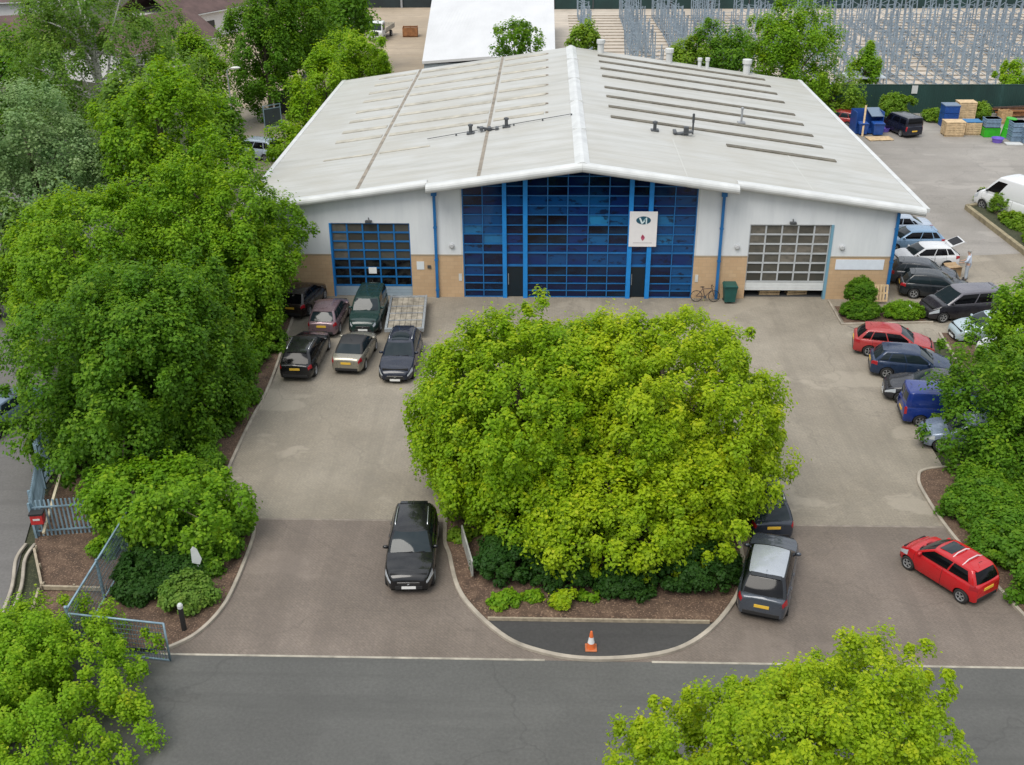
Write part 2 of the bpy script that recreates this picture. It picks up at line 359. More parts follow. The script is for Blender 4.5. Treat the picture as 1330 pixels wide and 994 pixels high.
m_greyframe = mat('grey_frame', (.42, .44, .45), .45, var=.1)
m_seam = mat('valley_seam', (.23, .20, .16), .9, var=.35, scale=1.5)
m_tan_strip = mat('stained_rooflight', (.375, .35, .29), .7, var=.25, scale=1.2)
m_dark_strip = mat('dark_rooflight', (.125, .112, .085), .8, var=.35, scale=1.6)  # darker strips on the right slope
m_zinc = mat('galvanised', (.38, .40, .42), .42, .55, var=.2, scale=2)
m_dkgrey = mat('dark_grey_metal', (.07, .075, .08), .5, .2, var=.2)
m_steel = mat('painted_steel', (.30, .31, .32), .5, .2)
WH = thing('warehouse', 'large white clad warehouse with shallow pitched roof and blue glazed gable front', 'warehouse')
XL, XR, YB = -18.1, 18.1, 34.3
DL, DR = (-14.66, -9.94), (9.80, 14.60)
GL, GR = -6.85, 6.69
BZ = 2.67
def cladpiece(x0, x1, z0, z1a=None, z1b=None):
    zt = lambda x: (sr(x)-.30)
    pts = [(x0, z0), (x1, z0), (x1, zt(x1) if z1b is None else z1b)]
    if x0 < 0 < x1 and z1a is None: pts.append((0, zt(0)))
    pts.append((x0, zt(x0) if z1a is None else z1a)); return pts
b = MB()
for x0, x1 in ((XL, DL[0]), (DL[1], GL), (GR, DR[0]), (DR[1], XR)): b.slab(cladpiece(x0, x1, BZ), 0, .25)
b.slab(cladpiece(*DL, 4.6), 0, .25); b.slab(cladpiece(*DR, 4.6), 0, .25)
b.box(XL, XL+.25, .252, YB-.252, BZ, sr(XL)-.3); b.box(XR-.25, XR, .252, YB-.252, BZ, sr(XR)-.3)
b.slab(cladpiece(XL, XR, BZ), YB-.25, YB)
b.build('wall', m_clad, WH)
b = MB()
for x0, x1 in ((XL, DL[0]), (DL[1], GL), (GR, DR[0]), (DR[1], XR)): b.box(x0, x1, -.02, .23, 0, BZ-.004)
b.box(XL-.02, XL+.23, .232, YB-.232, 0, BZ-.004); b.box(XR-.23, XR+.02, .232, YB-.232, 0, BZ-.004); b.box(XL, XR, YB-.23, YB+.02, 0, BZ-.004)
b.build('brick_base', m_buff, WH)
b = MB(); 
for x0, x1 in ((XL-.03, DL[0]), (DL[1], GL), (GR, DR[0]), (DR[1], XR+.03)): b = MB(); b.box(x0, x1, -.045, -.022, BZ-.04, BZ+.03); b.build('drip_flashing', mat('flashing', (.36, .30, .22), .6), WH)
# floor slab and dim interior behind the half-open door
b = MB(); b.box(XL+.4, XR-.4, .3, YB-.4, -.02, .03); b.build('floor_slab', mat('shop_floor', (.10, .10, .10), .7), WH)
# roof: two slopes; the middle bay runs further forward
YS, YC, YR = -.45, -1.25, 34.9
def slope(bm, x0, x1, y0, y1, dz=0.0, th=.16, nx=1):
    vs = [(x, y, sr(x)+dz+k) for k in (0, -th) for y in (y0, y1) for x in (x0, x1)]
    bm.add(vs, [(0, 1, 3, 2), (4, 6, 7, 5), (0, 4, 5, 1), (2, 3, 7, 6), (0, 2, 6, 4), (1, 5, 7, 3)])
XE = 19.48; XS = 8.75
for sgn in (-1, 1):
    b = MB()
    for x0, x1, y0 in ((0, XS, YC), (XS, XE, YS)):
        a, c = (x0, x1) if sgn > 0 else (-x1, -x0)
        slope(b, a, c, y0, YR)
    rf = b.build('roof', m_roof, WH)
    # rooflight strips
    b = MB()
    if sgn > 0:
        for y in (32.6, 30.0, 27.2, 24.2, 20.2, 17.2, 14.1, 11.1):
            b = MB(); b.add([(x, yy, sr(x)+k) for k in (.07, .005) for yy in (y-.26, y+.26) for x in (2.2, 16.2)], [(0, 1, 3, 2), (0, 4, 5, 1), (2, 3, 7, 6), (0, 2, 6, 4), (1, 5, 7, 3)]); b.build('rooflight', m_dark_strip, rf)
        y = 7.85
        b = MB(); b.add([(x, yy, sr(x)+k) for k in (.07, .005) for yy in (y-.26, y+.26) for x in (9.36, 16.3)], [(0, 1, 3, 2), (0, 4, 5, 1), (2, 3, 7, 6), (0, 2, 6, 4), (1, 5, 7, 3)])
        b.build('rooflight', m_dark_strip, rf)
    else:
        for i, y in enumerate((33.2, 30.5, 27.4, 24.4, 20.9, 17.9, 14.8, 12.2)):
            for xa, xb in ((-5.55, -2.1), (-12.6, -6.0), (-16.25, -13.1)):
                if i == 7 and xa > -6: xb = -2.2
                b = MB(); b.add([(x, yy, sr(x)+k) for k in (.04, .004) for yy in (y-.34, y+.34) for x in (xa, xb)], [(0, 1, 3, 2), (0, 4, 5, 1), (2, 3, 7, 6), (0, 2, 6, 4), (1, 5, 7, 3)]); b.build('rooflight', m_tan_strip, rf)
        for xa, xb in ((-12.6, -9.4), (-16.25, -13.1)):
            b = MB(); b.add([(x, yy, sr(x)+k) for k in (.04, .004) for yy in (7.5, 7.8) for x in (xa, xb)], [(0, 1, 3, 2), (0, 4, 5, 1), (2, 3, 7, 6), (0, 2, 6, 4), (1, 5, 7, 3)]); b.build('rooflight', m_tan_strip, rf)
        for x in (-5.8, -12.85): b = MB(); b.add([(x+d, y, sr(x)+k) for k in (.03, -.05) for y in (YS+.02 if x < -9 else YC+.02, YR-.05) for d in (-.1, .1)], [(0, 1, 3, 2), (0, 4, 5, 1), (2, 3, 7, 6), (0, 2, 6, 4), (1, 5, 7, 3)]); b.build('valley_seam', m_seam, rf)
        for i in range(8):
            y = (33.2, 30.5, 27.4, 24.4, 20.9, 17.9, 14.8, 12.2)[i]; b = MB(); b.box(-2.09, -1.9, y-.16, y+.16, sr(2)-.05, sr(2)+.05); b.build('strip_end', m_seam, rf)
for x in (5.9, 13.2): b = MB(); b.add([(x+d, y, sr(x)+k) for k in (.012, -.05) for y in (YS+.02 if x > 9 else YC+.02, 7.6) for d in (-.03, .03)], [(0, 1, 3, 2), (0, 4, 5, 1), (2, 3, 7, 6), (0, 2, 6, 4)]); b.build('sheet_joint', mat('sheet_joint', (.44, .44, .41), .7), WH)
# ridge cap
b = MB(); pr = [(-.42, sr(.42)+.03), (-.1, 8.60), (.1, 8.60), (.42, sr(.42)+.03), (.42, sr(.42)-.02), (-.42, sr(.42)-.02)]
b.slab(pr, YC-.02, YR+.02)
for y in (6.3, 14.0, 21.5, 29): b.box(-.44, .44, y-.04, y+.04, sr(.42)-.01, 8.615)
b.build('ridge_cap', m_white, WH)
# rounded bargeboards on the front, plain ones at the back, gutters along the eaves
def barge(bm, x0, x1, y, r=.30):
    n = 9; vs = []; fs = []
    for x in (x0, x1):
        zc = sr(x) - r + .05
        for k in range(n):
            a = R(90 + 200*k/(n-1)); vs.append((x, y - .02 + r*1.05*math.cos(a), zc + r*1.12*math.sin(a)))
        vs.append((x, y+.32, zc - r*.6)); vs.append((x, y+.32, zc+r*1.0))
    m_ = n+2
    for k in range(m_): fs.append((k, (k+1) % m_, m_+(k+1) % m_, m_+k))
    fs += [tuple(range(m_))[::-1], tuple(range(m_, 2*m_))]; bm.add(vs, fs)
for x0_, x1_, y_, r_ in ((-XS, -.003, YC, .23), (.003, XS, YC, .23), (-XE, -XS-.004, YS, .21), (XS+.004, XE, YS, .21)):
    b = MB(); barge(b, x0_, x1_, y_, r_); b.build('bargeboard', m_white, WH)
for s in (-1, 1):       # louvred returns where the bays step
    b = MB(); b.box(*(sorted((s*(XS+.004), s*(XS+.02)))), YC+.1, YC+.78, sr(XS)-.27, sr(XS)-.01)
    for k in range(4): b.box(*(sorted((s*(XS+.006), s*(XS+.05)))), YC+.12+.17*k, YC+.22+.17*k, sr(XS)-.25, sr(XS)-.02)
    b.build('step_louvre', m_dkgrey, WH)
for s in (-1, 1): b = MB(); b.slab([(s*19.46, 5.70), (s*19.46, 5.42), (s*19.75, 5.45), (s*19.78, 5.66)][::s], -.3, 35); b.build('gutter', m_white, WH)
for s in (-1, 1):       # soffits
    b = MB(); b.slab([(s*18.12, 5.62), (s*19.44, 5.46), (s*19.44, 5.40), (s*18.12, 5.40)][::s], -.38, 34.8); b.build('soffit', m_white, WH)
# downpipes
for x, zt in ((-8.43, 6.62), (8.14, 6.62), (18.13, 5.5), (-18.13, 5.5)):
    b = MB(); b.box(x-.08, x+.08, -.20, -.06, .02, zt)
    for z in (.5, 2.4, 4.4): b.box(x-.11, x+.11, -.215, -.05, z-.04, z+.04)
    if abs(x) < 10: b.box(x-.16, x+.16, -.26, -.06, zt-.3, zt)
    b.build('downpipe', m_blue, WH)
# ---- glazed gable
def hasharr(i, j): return (math.sin(i*12.9898+j*78.233)*43758.5453) % 1
cols = [GL, -5.67, -4.52, -4.28, -3.32, -3.06, -1.9, -.74, .46, 1.64, 2.76, 3.02, 3.90, 4.16, 5.40, GR]
thick = {2, 4, 10, 12}; rows = [.02, .43, .89, 1.39, 2.0, 2.81, 3.34, 3.95, 4.5, 5.13, 5.67, 6.27, 6.83, 7.42, 8.0]
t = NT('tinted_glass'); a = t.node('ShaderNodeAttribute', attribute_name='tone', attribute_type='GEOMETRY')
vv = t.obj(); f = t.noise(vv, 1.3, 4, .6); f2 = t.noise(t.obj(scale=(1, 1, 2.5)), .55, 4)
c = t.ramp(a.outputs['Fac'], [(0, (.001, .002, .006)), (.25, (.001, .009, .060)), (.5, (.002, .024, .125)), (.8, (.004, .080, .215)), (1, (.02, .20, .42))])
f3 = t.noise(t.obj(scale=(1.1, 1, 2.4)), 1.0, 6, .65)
c = t.mix(t.ramp(f2, [(.45, (0,)*3), (.75, (.5,)*3)]), c, (.004, .05, .11)); c = t.mix(t.ramp(f3, [(.56, (0,)*3), (.60, (.75,)*3), (.8, (.9,)*3)]), c, (.001, .004, .018)); t.col(c)  # noise patches add painted reflections to the panes
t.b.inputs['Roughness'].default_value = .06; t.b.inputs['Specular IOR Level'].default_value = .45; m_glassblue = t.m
def tone(x, z):  # pane tones stand in for reflections, painted over the blue tint
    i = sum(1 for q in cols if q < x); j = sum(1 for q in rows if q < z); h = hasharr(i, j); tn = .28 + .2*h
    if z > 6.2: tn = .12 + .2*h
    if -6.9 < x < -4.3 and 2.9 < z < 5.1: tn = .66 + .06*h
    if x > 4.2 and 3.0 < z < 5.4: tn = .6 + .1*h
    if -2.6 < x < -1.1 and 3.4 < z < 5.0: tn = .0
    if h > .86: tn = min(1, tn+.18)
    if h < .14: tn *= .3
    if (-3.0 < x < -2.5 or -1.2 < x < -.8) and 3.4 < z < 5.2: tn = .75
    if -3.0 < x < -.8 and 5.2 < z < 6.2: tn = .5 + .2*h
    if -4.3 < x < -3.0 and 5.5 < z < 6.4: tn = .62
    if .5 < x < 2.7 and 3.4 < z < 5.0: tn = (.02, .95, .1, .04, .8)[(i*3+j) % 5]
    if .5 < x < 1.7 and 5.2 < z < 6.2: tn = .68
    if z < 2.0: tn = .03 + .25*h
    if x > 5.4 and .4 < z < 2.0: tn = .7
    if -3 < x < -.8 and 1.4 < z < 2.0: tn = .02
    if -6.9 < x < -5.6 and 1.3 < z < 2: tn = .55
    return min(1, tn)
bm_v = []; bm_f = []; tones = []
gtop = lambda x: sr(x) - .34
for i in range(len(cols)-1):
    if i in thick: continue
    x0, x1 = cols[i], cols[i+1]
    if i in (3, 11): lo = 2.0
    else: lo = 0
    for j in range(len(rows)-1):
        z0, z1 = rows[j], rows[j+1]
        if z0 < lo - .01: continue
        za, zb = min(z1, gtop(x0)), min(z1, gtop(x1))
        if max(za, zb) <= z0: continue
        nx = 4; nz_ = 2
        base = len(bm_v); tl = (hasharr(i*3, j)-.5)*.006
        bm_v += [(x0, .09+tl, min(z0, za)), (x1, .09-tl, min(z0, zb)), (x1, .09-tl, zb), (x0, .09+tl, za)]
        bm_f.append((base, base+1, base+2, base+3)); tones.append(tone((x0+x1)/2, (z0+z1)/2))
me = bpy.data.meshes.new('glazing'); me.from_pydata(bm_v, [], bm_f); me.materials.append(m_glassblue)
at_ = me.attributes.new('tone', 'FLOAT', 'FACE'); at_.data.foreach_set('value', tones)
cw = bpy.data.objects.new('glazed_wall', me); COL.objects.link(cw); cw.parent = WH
b = MB()
for i, x in enumerate(cols):
    if i in (3, 4, 2, 5, 10, 11, 12, 13): continue
    wd = .026 if 0 < i < len(cols)-1 else .07
    b.box(x-wd, x+wd, .0, .2, 0, gtop(x)+.05)
for j, z in enumerate(rows[:-1]):
    h = .045 if abs(z-2.81) < .01 or abs(z-2.0) < .01 else .022
    k = max(0.0, (8.47-.34-z)/.1437); x0, x1 = max(GL, -k), min(GR, k)
    segs = [(x0, -4.52), (-4.28, -3.32), (-3.06, 2.76), (3.02, 3.90), (4.16, x1)]
    for q, (s0, s1) in enumerate(segs):
        s0, s1 = max(s0, x0), min(s1, x1)
        if s1 > s0 and not (q in (1, 3) and z < 1.9): b.box(s0, s1, .015, .15, z-h, z+h)
b.build('mullion', m_blue, cw)
for i in thick: b = MB(); b.box(cols[i], cols[i+1], -.14, .22, 0, gtop((cols[i]+cols[i+1])/2)+.03); b.build('pilaster', m_bluebright, cw)
for x in (GL-.1, GR): b = MB(); b.box(x, x+.1, -.005, .25, 0, gtop(GL)); b.build('jamb', m_white, cw)
for x0, x1 in ((-4.27, -3.33), (3.03, 3.89)):
    b = MB(); b.box(x0, x1, .10, .14, .02, 2.0); d = b.build('entrance_door', mat('door_glass', (.003, .012, .02), .08), WH)
    b = MB(); b.box(x0+.06, x0+.1, .03, .08, .8, 1.5); b.build('handle', m_zinc, d)
    b = MB(); b.box(x0, x1, .05, .16, 2.0, 2.08); b.build('door_frame', m_blue, d)
b = MB(); b.box(XL+.5, XR-.5, 4.0, 4.2, .03, 5.4); b.build('inner_partition', mat('dim_wall', (.03, .03, .035), .9), WH)
# ---- sectional doors
t = NT('door_panes'); a = t.node('ShaderNodeAttribute', attribute_name='tone', attribute_type='GEOMETRY'); f = t.noise(t.obj(scale=(1, 1, 1.6)), 2.2, 4)
c = t.ramp(a.outputs['Fac'], [(0, (.003, .003, .004)), (.5, (.075, .072, .06)), (1, (.20, .18, .15))]); t.col(t.mix(t.ramp(f, [(.4, (0,)*3), (.7, (.55,)*3)]), c, (.05, .055, .05)))
t.b.inputs['Roughness'].default_value = .22; t.b.inputs['Specular IOR Level'].default_value = .25; m_pane = t.m
def secdoor(x0, x1, zb, rowsz, ncol, frame, panel, tf, name, skirt):
    dv_ = []; df = []; tn = []
    xs = [x0 + (x1-x0)*i/ncol for i in range(ncol+1)]
    for i in range(ncol):
        for j in range(len(rowsz)-1):
            q = len(dv_); dv_.extend([(xs[i], .14, rowsz[j]), (xs[i+1], .14, rowsz[j]), (xs[i+1], .14, rowsz[j+1]), (xs[i], .14, rowsz[j+1])]); df.append((q, q+1, q+2, q+3)); tn.append(tf(i, j))
    me = bpy.data.meshes.new(name); me.from_pydata(dv_, [], df); me.materials.append(m_pane)
    me.attributes.new('tone', 'FLOAT', 'FACE').data.foreach_set('value', tn)
    d = bpy.data.objects.new(name, me); COL.objects.link(d); d.parent = WH
    b = MB()
    for x in xs: b.box(x-.045, x+.045, .08, .2, rowsz[0], rowsz[-1])
    for z in rowsz: b.box(x0, x1, .085, .19, z-.045, z+.045)
    b.build('door_frame', frame, d)
    b = MB(); b.box(x0, x1, .1, .18, zb, skirt)
    for k in range(1, 3): b.box(x0, x1, .09, .1, zb+(skirt-zb)*k/3-.012, zb+(skirt-zb)*k/3+.012)
    b.build('door_panel', panel, d); return d
rz7 = [.68+i*(4.56-.68)/7 for i in range(8)]
dl = secdoor(DL[0]+.1, DL[1]-.02, .02, rz7, 5, m_blue, mat('blue_grey_panel', (.27, .34, .40), .5, var=.1), lambda i, j: (.0 if j < 3 else (.75 if i == 0 else .28+.3*hasharr(i, j))), 'sectional_door', .68)
b = MB(); b.box(DL[0], DL[0]+.1, -.03, .22, 0, 4.6); b.build('door_jamb', m_bluebright, dl)
b = MB(); b.box(DL[0]+2.15, DL[0]+2.62, .05, .075, 1.45, 1.83); b.build('paper_notice', mat('paper', (.72, .73, .72), .7), dl)
rz6 = [1.05+i*(4.56-1.05)/6 for i in range(7)]
dr = secdoor(DR[0]+.02, DR[1]-.16, .5, rz6, 5, m_greyframe, mat('pale_panel', (.60, .62, .62), .45, var=.06), lambda i, j: .55+.4*hasharr(i+4, j+2) if j > 1 else .35+.3*hasharr(i, j), 'sectional_door', 1.05)
b = MB(); b.box(DR[1]-.15, DR[1], -.04, .22, 0, 4.6); b.build('door_jamb', mat('blue_grey_jamb', (.16, .32, .42), .5), dr)
b = MB(); b.box(DR[0]+.05, DR[1]-.2, .25, .3, .5, .54); b.build('door_seal', m_black, dr)
for x in (-12.3, 12.2):
    b = MB(); b.box(x-.18, x+.18, -.24, -.02, 4.68, 4.80); b.bar((x, -.12, 4.78), (x, -.02, 4.95), .05); b.build('door_lamp', m_dkgrey, WH)
# small fittings on the front wall
b = MB(); b.box(-9.62, -9.18, -.045, -.022, 1.75, 2.25); b.build('wall_notice', mat('notice', (.62, .66, .68), .6), WH)
b = MB(); b.box(-8.98, -8.78, -.10, -.022, 1.85, 2.02); b.build('alarm_box', m_dkgrey, WH)
for x in (-7.05, 6.93): b = MB(); b.box(x-.09, x+.09, -.05, -.02, 1.05, 1.5); b.build('number_plate', m_white, WH)
for x in (-7.5, 9.15, 15.2): b = MB(); b.lathe([(.02, .0), (.15, .0), (.15, -.12), (.1, -.16), (0, -.16)], 12, (x, -.001, 3.25), 'y'); b.build('wall_light', mat('light_grey_plastic', (.45, .46, .47), .5), WH)
b = MB(); b.box(14.95, 17.75, -.05, -.022, 1.88, 2.5); b.build('blank_panel', mat('pale_sign', (.66, .71, .78), .5, var=.05), WH)
# ---- roof plant
def rooftop(x, y): return (x, y, sr(x))
b = MB()
for i in range(15):
    x0 = -.4 - i*.62; b.bar((x0, 10.35-i*.08, sr(x0)+.12), (x0-.62, 10.27-i*.08, sr(x0-.62)+.12), .035)
    if i % 3 == 0: b.box(x0-.05, x0+.05, 10.28-i*.08, 10.38-i*.08, sr(x0)-.02, sr(x0)+.14)
b.build('fall_arrest_rail', m_dkgrey, WH)
def vent(x, y, h=.55, m=m_dkgrey, r=.11):
    b = MB(); b.lathe([(r, -.1), (r, h), (r*1.5, h), (r*1.5, h+.1), (0, h+.16)], 10, rooftop(x, y)); b.cbox((x, y, sr(x)+.05), .5, .5, .1); b.build('vent_pipe', m, WH)
for x, y in ((-4.6, 9.75), (-6.9, 9.35)): vent(x, y, .5)
b = MB()
for k in range(3): b.cbox((-5.75, 9.5+.05*k, sr(5.75)+.1), 1.5, .12, .1, ry=.144); b.cbox((-5.2-.5*k, 9.5, sr(5.6)+.12), .2, .5, .18)
b.build('roof_bracket', m_dkgrey, WH)
vent(4.9, 9.0, .5); vent(11.4, 14.9, .95, m_steel, .07)
b = MB(); b.lathe([(.06, -.1), (.06, .75), (.08, .75), (.08, 1.3), (0, 1.34)], 10, rooftop(7.4, 9.6)); b.build('flue', m_dkgrey, WH)
b = MB(); b.cbox((6.6, 9.0, sr(6.6)+.1), 1.5, .4, .1, ry=-.143); b.cbox((6.9, 9.0, sr(6.9)+.3), .3, .3, .5); b.cbox((6.2, 9.1, sr(6.2)+.12), .2, .9, .1); b.build('roof_bracket', m_dkgrey, WH)
for x, h, r in ((2.5, 1.05, .36), (8.3, 1.15, .36), (10.9, .75, .2), (11.55, .85, .2), (14.9, 1.2, .40)):
    b = MB(); y = 34.2; b.lathe([(r*.75, -.3), (r*.75, h*.72), (r, h*.72), (r, h), (r*.6, h+.02), (0, h+.02)], 14, rooftop(x, y)); b.build('ridge_cowl', m_white, WH, smooth=False)

# ---- the board over the entrance
SB = thing('signboard', 'white company signboard with dark teal oval emblem fixed to blue glazed front', 'sign', (3.62, -.16, 3.30))
b = MB(); b.box(-.80, .80, -.05, .0, 0, 2.12); b.build('board', mat('sign_white', (.72, .70, .70), .5, var=.03), SB, bevel=.01)
def flat(name, poly, y, m, th=.006):
    b = MB(); b.slab(poly, y-th, y); return b.build(name, m, SB)
ell = [(0+.42*math.cos(2*math.pi*k/40), 1.60+.24*math.sin(2*math.pi*k/40)) for k in range(40)]
m_teal = mat('sign_teal', (.012, .075, .12), .5); m_signw = mat('sign_letter', (.62, .72, .74), .5)
flat('emblem', ell, -.052, m_teal)
flat('letter', [(-.27, 1.76), (-.17, 1.76), (-.055, 1.50), (.05, 1.62), (.09, 1.56), (-.04, 1.40), (-.12, 1.40)], -.060, m_signw)
flat('letter', [(.13, 1.36), (.20, 1.36), (.20, 1.80), (.13, 1.74)], -.060, m_signw)
flat('letter', [(-.02, 1.60), (.125, 1.76), (.125, 1.68), (.0, 1.54)], -.066, mat('sign_letter_dim', (.25, .42, .46), .5))
flat('red_emblem', [(-.03, .74), (.06, .68), (.12, .58), (.10, .48), (.0, .36), (-.08, .46), (-.11, .58)], -.052, mat('sign_red', (.42, .08, .14), .5))
flat('red_emblem', [(-.02, .70), (.05, .62), (.03, .54), (-.04, .58)], -.060, mat('sign_darkred', (.25, .03, .07), .5))
b = MB()
for k in range(17): b.box(-.55+k*.065, -.55+k*.065+.045, -.056, -.051, .215, .265)
b.build('small_lettering', mat('sign_grey', (.42, .40, .41), .6), SB)
# ------------------------------------------------------------------ vehicles
m_carglass = mat('car_glass', (.012, .020, .024), .05, spec=.32)
m_tint = mat('tinted_car_glass', (.004, .004, .005), .08, spec=.22)
m_tyre = mat('tyre_rubber', (.018, .018, .018), .85)
m_alloy = mat('alloy', (.42, .43, .44), .35, .6, var=.1)
m_under = mat('underbody', (.006, .006, .006), .9)
m_plast = mat('black_plastic', (.018, .018, .019), .55)
m_chrome = mat('chrome', (.62, .63, .64), .15, .9)
m_headl = mat('headlight_glass', (.52, .56, .60), .08, .25, spec=.8)
m_taill = mat('tail_light', (.30, .012, .018), .15, spec=.6)
m_platey = mat('yellow_plate', (.72, .45, .05), .5)
m_platew = mat('white_plate', (.74, .74, .72), .5)
m_amber = mat('amber_lens', (.6, .2, .02), .3)
WHEELS = {}
def wheel_meshes(r, wd, rimm):
    k = (r, wd, rimm.name)
    if k in WHEELS: return WHEELS[k]
    b = MB(); h = wd/2
    b.lathe([(r*.62, -h), (r*.9, -h), (r*.985, -h*.75), (r, -h*.3), (r, h*.3), (r*.985, h*.75), (r*.9, h), (r*.66, h), (r*.62, h*.7)], 24, axis='y')
    t = bpy.data.meshes.new('wheel'); t.from_pydata(b.v, [], b.f); t.materials.append(m_tyre); t.polygons.foreach_set('use_smooth', [True]*len(t.polygons))
    b = MB(); b.lathe([(r*.64, h*.9), (r*.66, h*.98), (r*.58, h*.98), (r*.55, h*.7)], 24, axis='y')
    for q in range(5):
        a = 2*math.pi*q/5
        for s in (-.09, .09):
            b.bar((r*.1*math.cos(a), h*.85, r*.1*math.sin(a)), (r*.6*math.cos(a+s), h*.8, r*.6*math.sin(a+s)), r*.09, .03)
    b.lathe([(0, h*.92), (r*.15, h*.9), (r*.15, h*.6)], 12, axis='y')
    b.cur = 1; b.lathe([(0, h*.35), (r*.62, h*.35)], 20, axis='y')
    g = bpy.data.meshes.new('rim'); g.from_pydata(b.v, [], b.f); g.materials.append(rimm); g.materials.append(m_under); g.polygons.foreach_set('material_index', b.mi)
    WHEELS[k] = (t, g); return WHEELS[k]
def interp(cp, x):
    if x <= cp[0][0]: return cp[0][1]
    for (a, u), (b_, v) in zip(cp, cp[1:]):
        if x <= b_:
            t = (x-a)/max(1e-6, b_-a); t = t*t*(3-2*t)*.5 + t*.5; return u+(v-u)*t
    return cp[-1][1]
KINDS = {
 # L, W, H, belt, cowl(from front), roof front, rear base(from back), roof rear, hood front height
 'hatch':  dict(L=4.1, W=1.76, H=1.48, belt=.95, cowl=1.00, rf=1.78, rb=.12, rr=.58, hf=.80),
 'small':  dict(L=3.55, W=1.64, H=1.49, belt=.98, cowl=.72, rf=1.42, rb=.05, rr=.34, hf=.84),
 'estate': dict(L=4.75, W=1.82, H=1.47, belt=.94, cowl=1.28, rf=2.08, rb=.14, rr=.66, hf=.78),
 'saloon': dict(L=4.75, W=1.82, H=1.45, belt=.95, cowl=1.28, rf=2.10, rb=.62, rr=1.42, hf=.78),
 'suv':    dict(L=4.45, W=1.86, H=1.66, belt=1.06, cowl=1.15, rf=1.90, rb=.14, rr=.62, hf=.94),
 'offroad': dict(L=4.3, W=1.78, H=1.72, belt=1.08, cowl=1.12, rf=1.66, rb=.06, rr=.28, hf=.96),
 'mpv':    dict(L=4.6, W=1.86, H=1.72, belt=1.04, cowl=.85, rf=1.75, rb=.10, rr=.42, hf=.84),
 'cabrio': dict(L=3.95, W=1.72, H=1.40, belt=.95, cowl=1.05, rf=1.72, rb=.48, rr=1.12, hf=.78),
 'van':    dict(L=4.4, W=1.80, H=1.84, belt=1.08, cowl=.90, rf=1.50, rb=.03, rr=.12, hf=.92),
 'bigvan': dict(L=5.6, W=2.05, H=2.45, belt=1.25, cowl=.75, rf=1.75, rb=.03, rr=.10, hf=1.0),
}
def car(name, label, kind, pos, heading, color, cat='car', metallic=.0, roofcol=None, rails=None, tint=False, doors=2, rim=None, group=None, noglassrear=False,
        sunroof=False, panel=None, bars=None, lower=None, spoiler=True, bootopen=False, scale=1.0, grp='parked cars'):
    K = KINDS[kind]; L, W, H, zb = K['L'], K['W'], K['H'], K['belt']
    root = thing(name, label, cat, (pos[0], pos[1], .008), R(heading), group or grp); root.scale = (scale,)*3
    pm = paint('paint_%d_%d_%d_%d' % tuple(int(c*999) for c in (*color, metallic)), color, metallic)
    rm = pm if roofcol is None else (m_plast if roofcol == 'black' else paint('paint_r_%d_%d_%d' % tuple(int(c*999) for c in roofcol), roofcol, metallic))
    h = L/2; van = kind in ('van', 'bigvan')
    Rw = {'suv': .355, 'offroad': .36, 'bigvan': .35, 'small': .29, 'cabrio': .30}.get(kind, .32)
    xwf = h-(.80 if kind != 'small' else .58); xwr = -h+(.82 if kind != 'small' else .55)
    if kind == 'bigvan': xwf, xwr = h-.95, -h+1.15
    xf0, xf1, xr0, xr1 = h-K['cowl'], h-K['rf'], -h+K['rb'], -h+K['rr']
    sill = .21 if kind not in ('suv', 'offroad', 'bigvan') else .27
    hf = K['hf']
    if K['rb'] > .3: top = [(-h, zb-.16), (-h+.06, zb-.05), (-h+.14, zb), (xr0, zb+.02)]
    else: top = [(-h, zb-.10), (-h+.05, zb-.02), (-h+.12, zb)]
    top += [(xf0-.05, zb+.01), (xf0+.12, zb-.005), (h-.30, hf), (h-.12, hf-.09), (h-.04, hf-.17), (h, hf-.24)]
    Ra = Rw+.055
    def topz(x): return interp(top, x)
    def bot(x):
        z = sill
        for xw in (xwf, xwr):
            d = abs(x-xw)
            if d < Ra: z = max(z, Rw+math.sqrt(Ra*Ra-d*d))
        e = max(0, (abs(x)-(h-.25))/.25); return max(z, sill+.07*e)
    def plan(x):
        k = .30 if x > 0 else .17
        if van: k = .26 if x > 0 else .05
        u = max(0, (abs(x)-(h-.95))/.95); q = W/2*(1-k*u**2.5)
        v = max(0, (abs(x)-(h-.10))/.10); return q*(1-.07*v*v)
    FY = [.90, .955, .985, 1.0, .992, .972, .945, .90, .80, .45, 0]
    FZ = [0, .06, .22, .42, .62, .80, .92, .985, 1.0, 1.012, 1.015]
    def S(x, q):
        i = min(int(q), len(FY)-2); t = q-i
        fy = FY[i]+(FY[i+1]-FY[i])*t; fz = FZ[i]+(FZ[i+1]-FZ[i])*t
        z = sill + (topz(x)-sill)*fz; z = max(z, bot(x)); z += .03*max(0, fz-1)/.015 * (1 if x > xf0-.1 or x < xr0 else .3)
        y = plan(x)*fy
        if van and .42 < fz < .97: y += .0
        return y, z
    xs = sorted(set([round(v, 4) for v in [-h, -h+.03, -h+.08, -h+.15, -h+.25, xr0+.03, xf0, xf0+.12, h-.5, h-.4, h-.3, h-.21, h-.15, h-.10, h-.06, h-.03, h-.012, h] +
          [xw + Ra*s for xw in (xwf, xwr) for s in (-1.02, -1, -.97, -.88, -.72, -.5, -.25, 0, .25, .5, .72, .88, .97, 1, 1.02)] + [xwr+Ra+.1+(xwf-xwr-2*Ra-.2)*i/8 for i in range(9)]]))
    nq = len(FY); vs = []; fs = []
    row = 2*nq-1
    for x in xs:
        for k in range(nq): y, z = S(x, k); vs.append((x, y, z))
        for k in range(nq-2, -1, -1): y, z = S(x, k); vs.append((x, -y, z))
    for i in range(len(xs)-1):
        for k in range(row-1): fs.append((i*row+k, (i+1)*row+k, (i+1)*row+k+1, i*row+k+1))
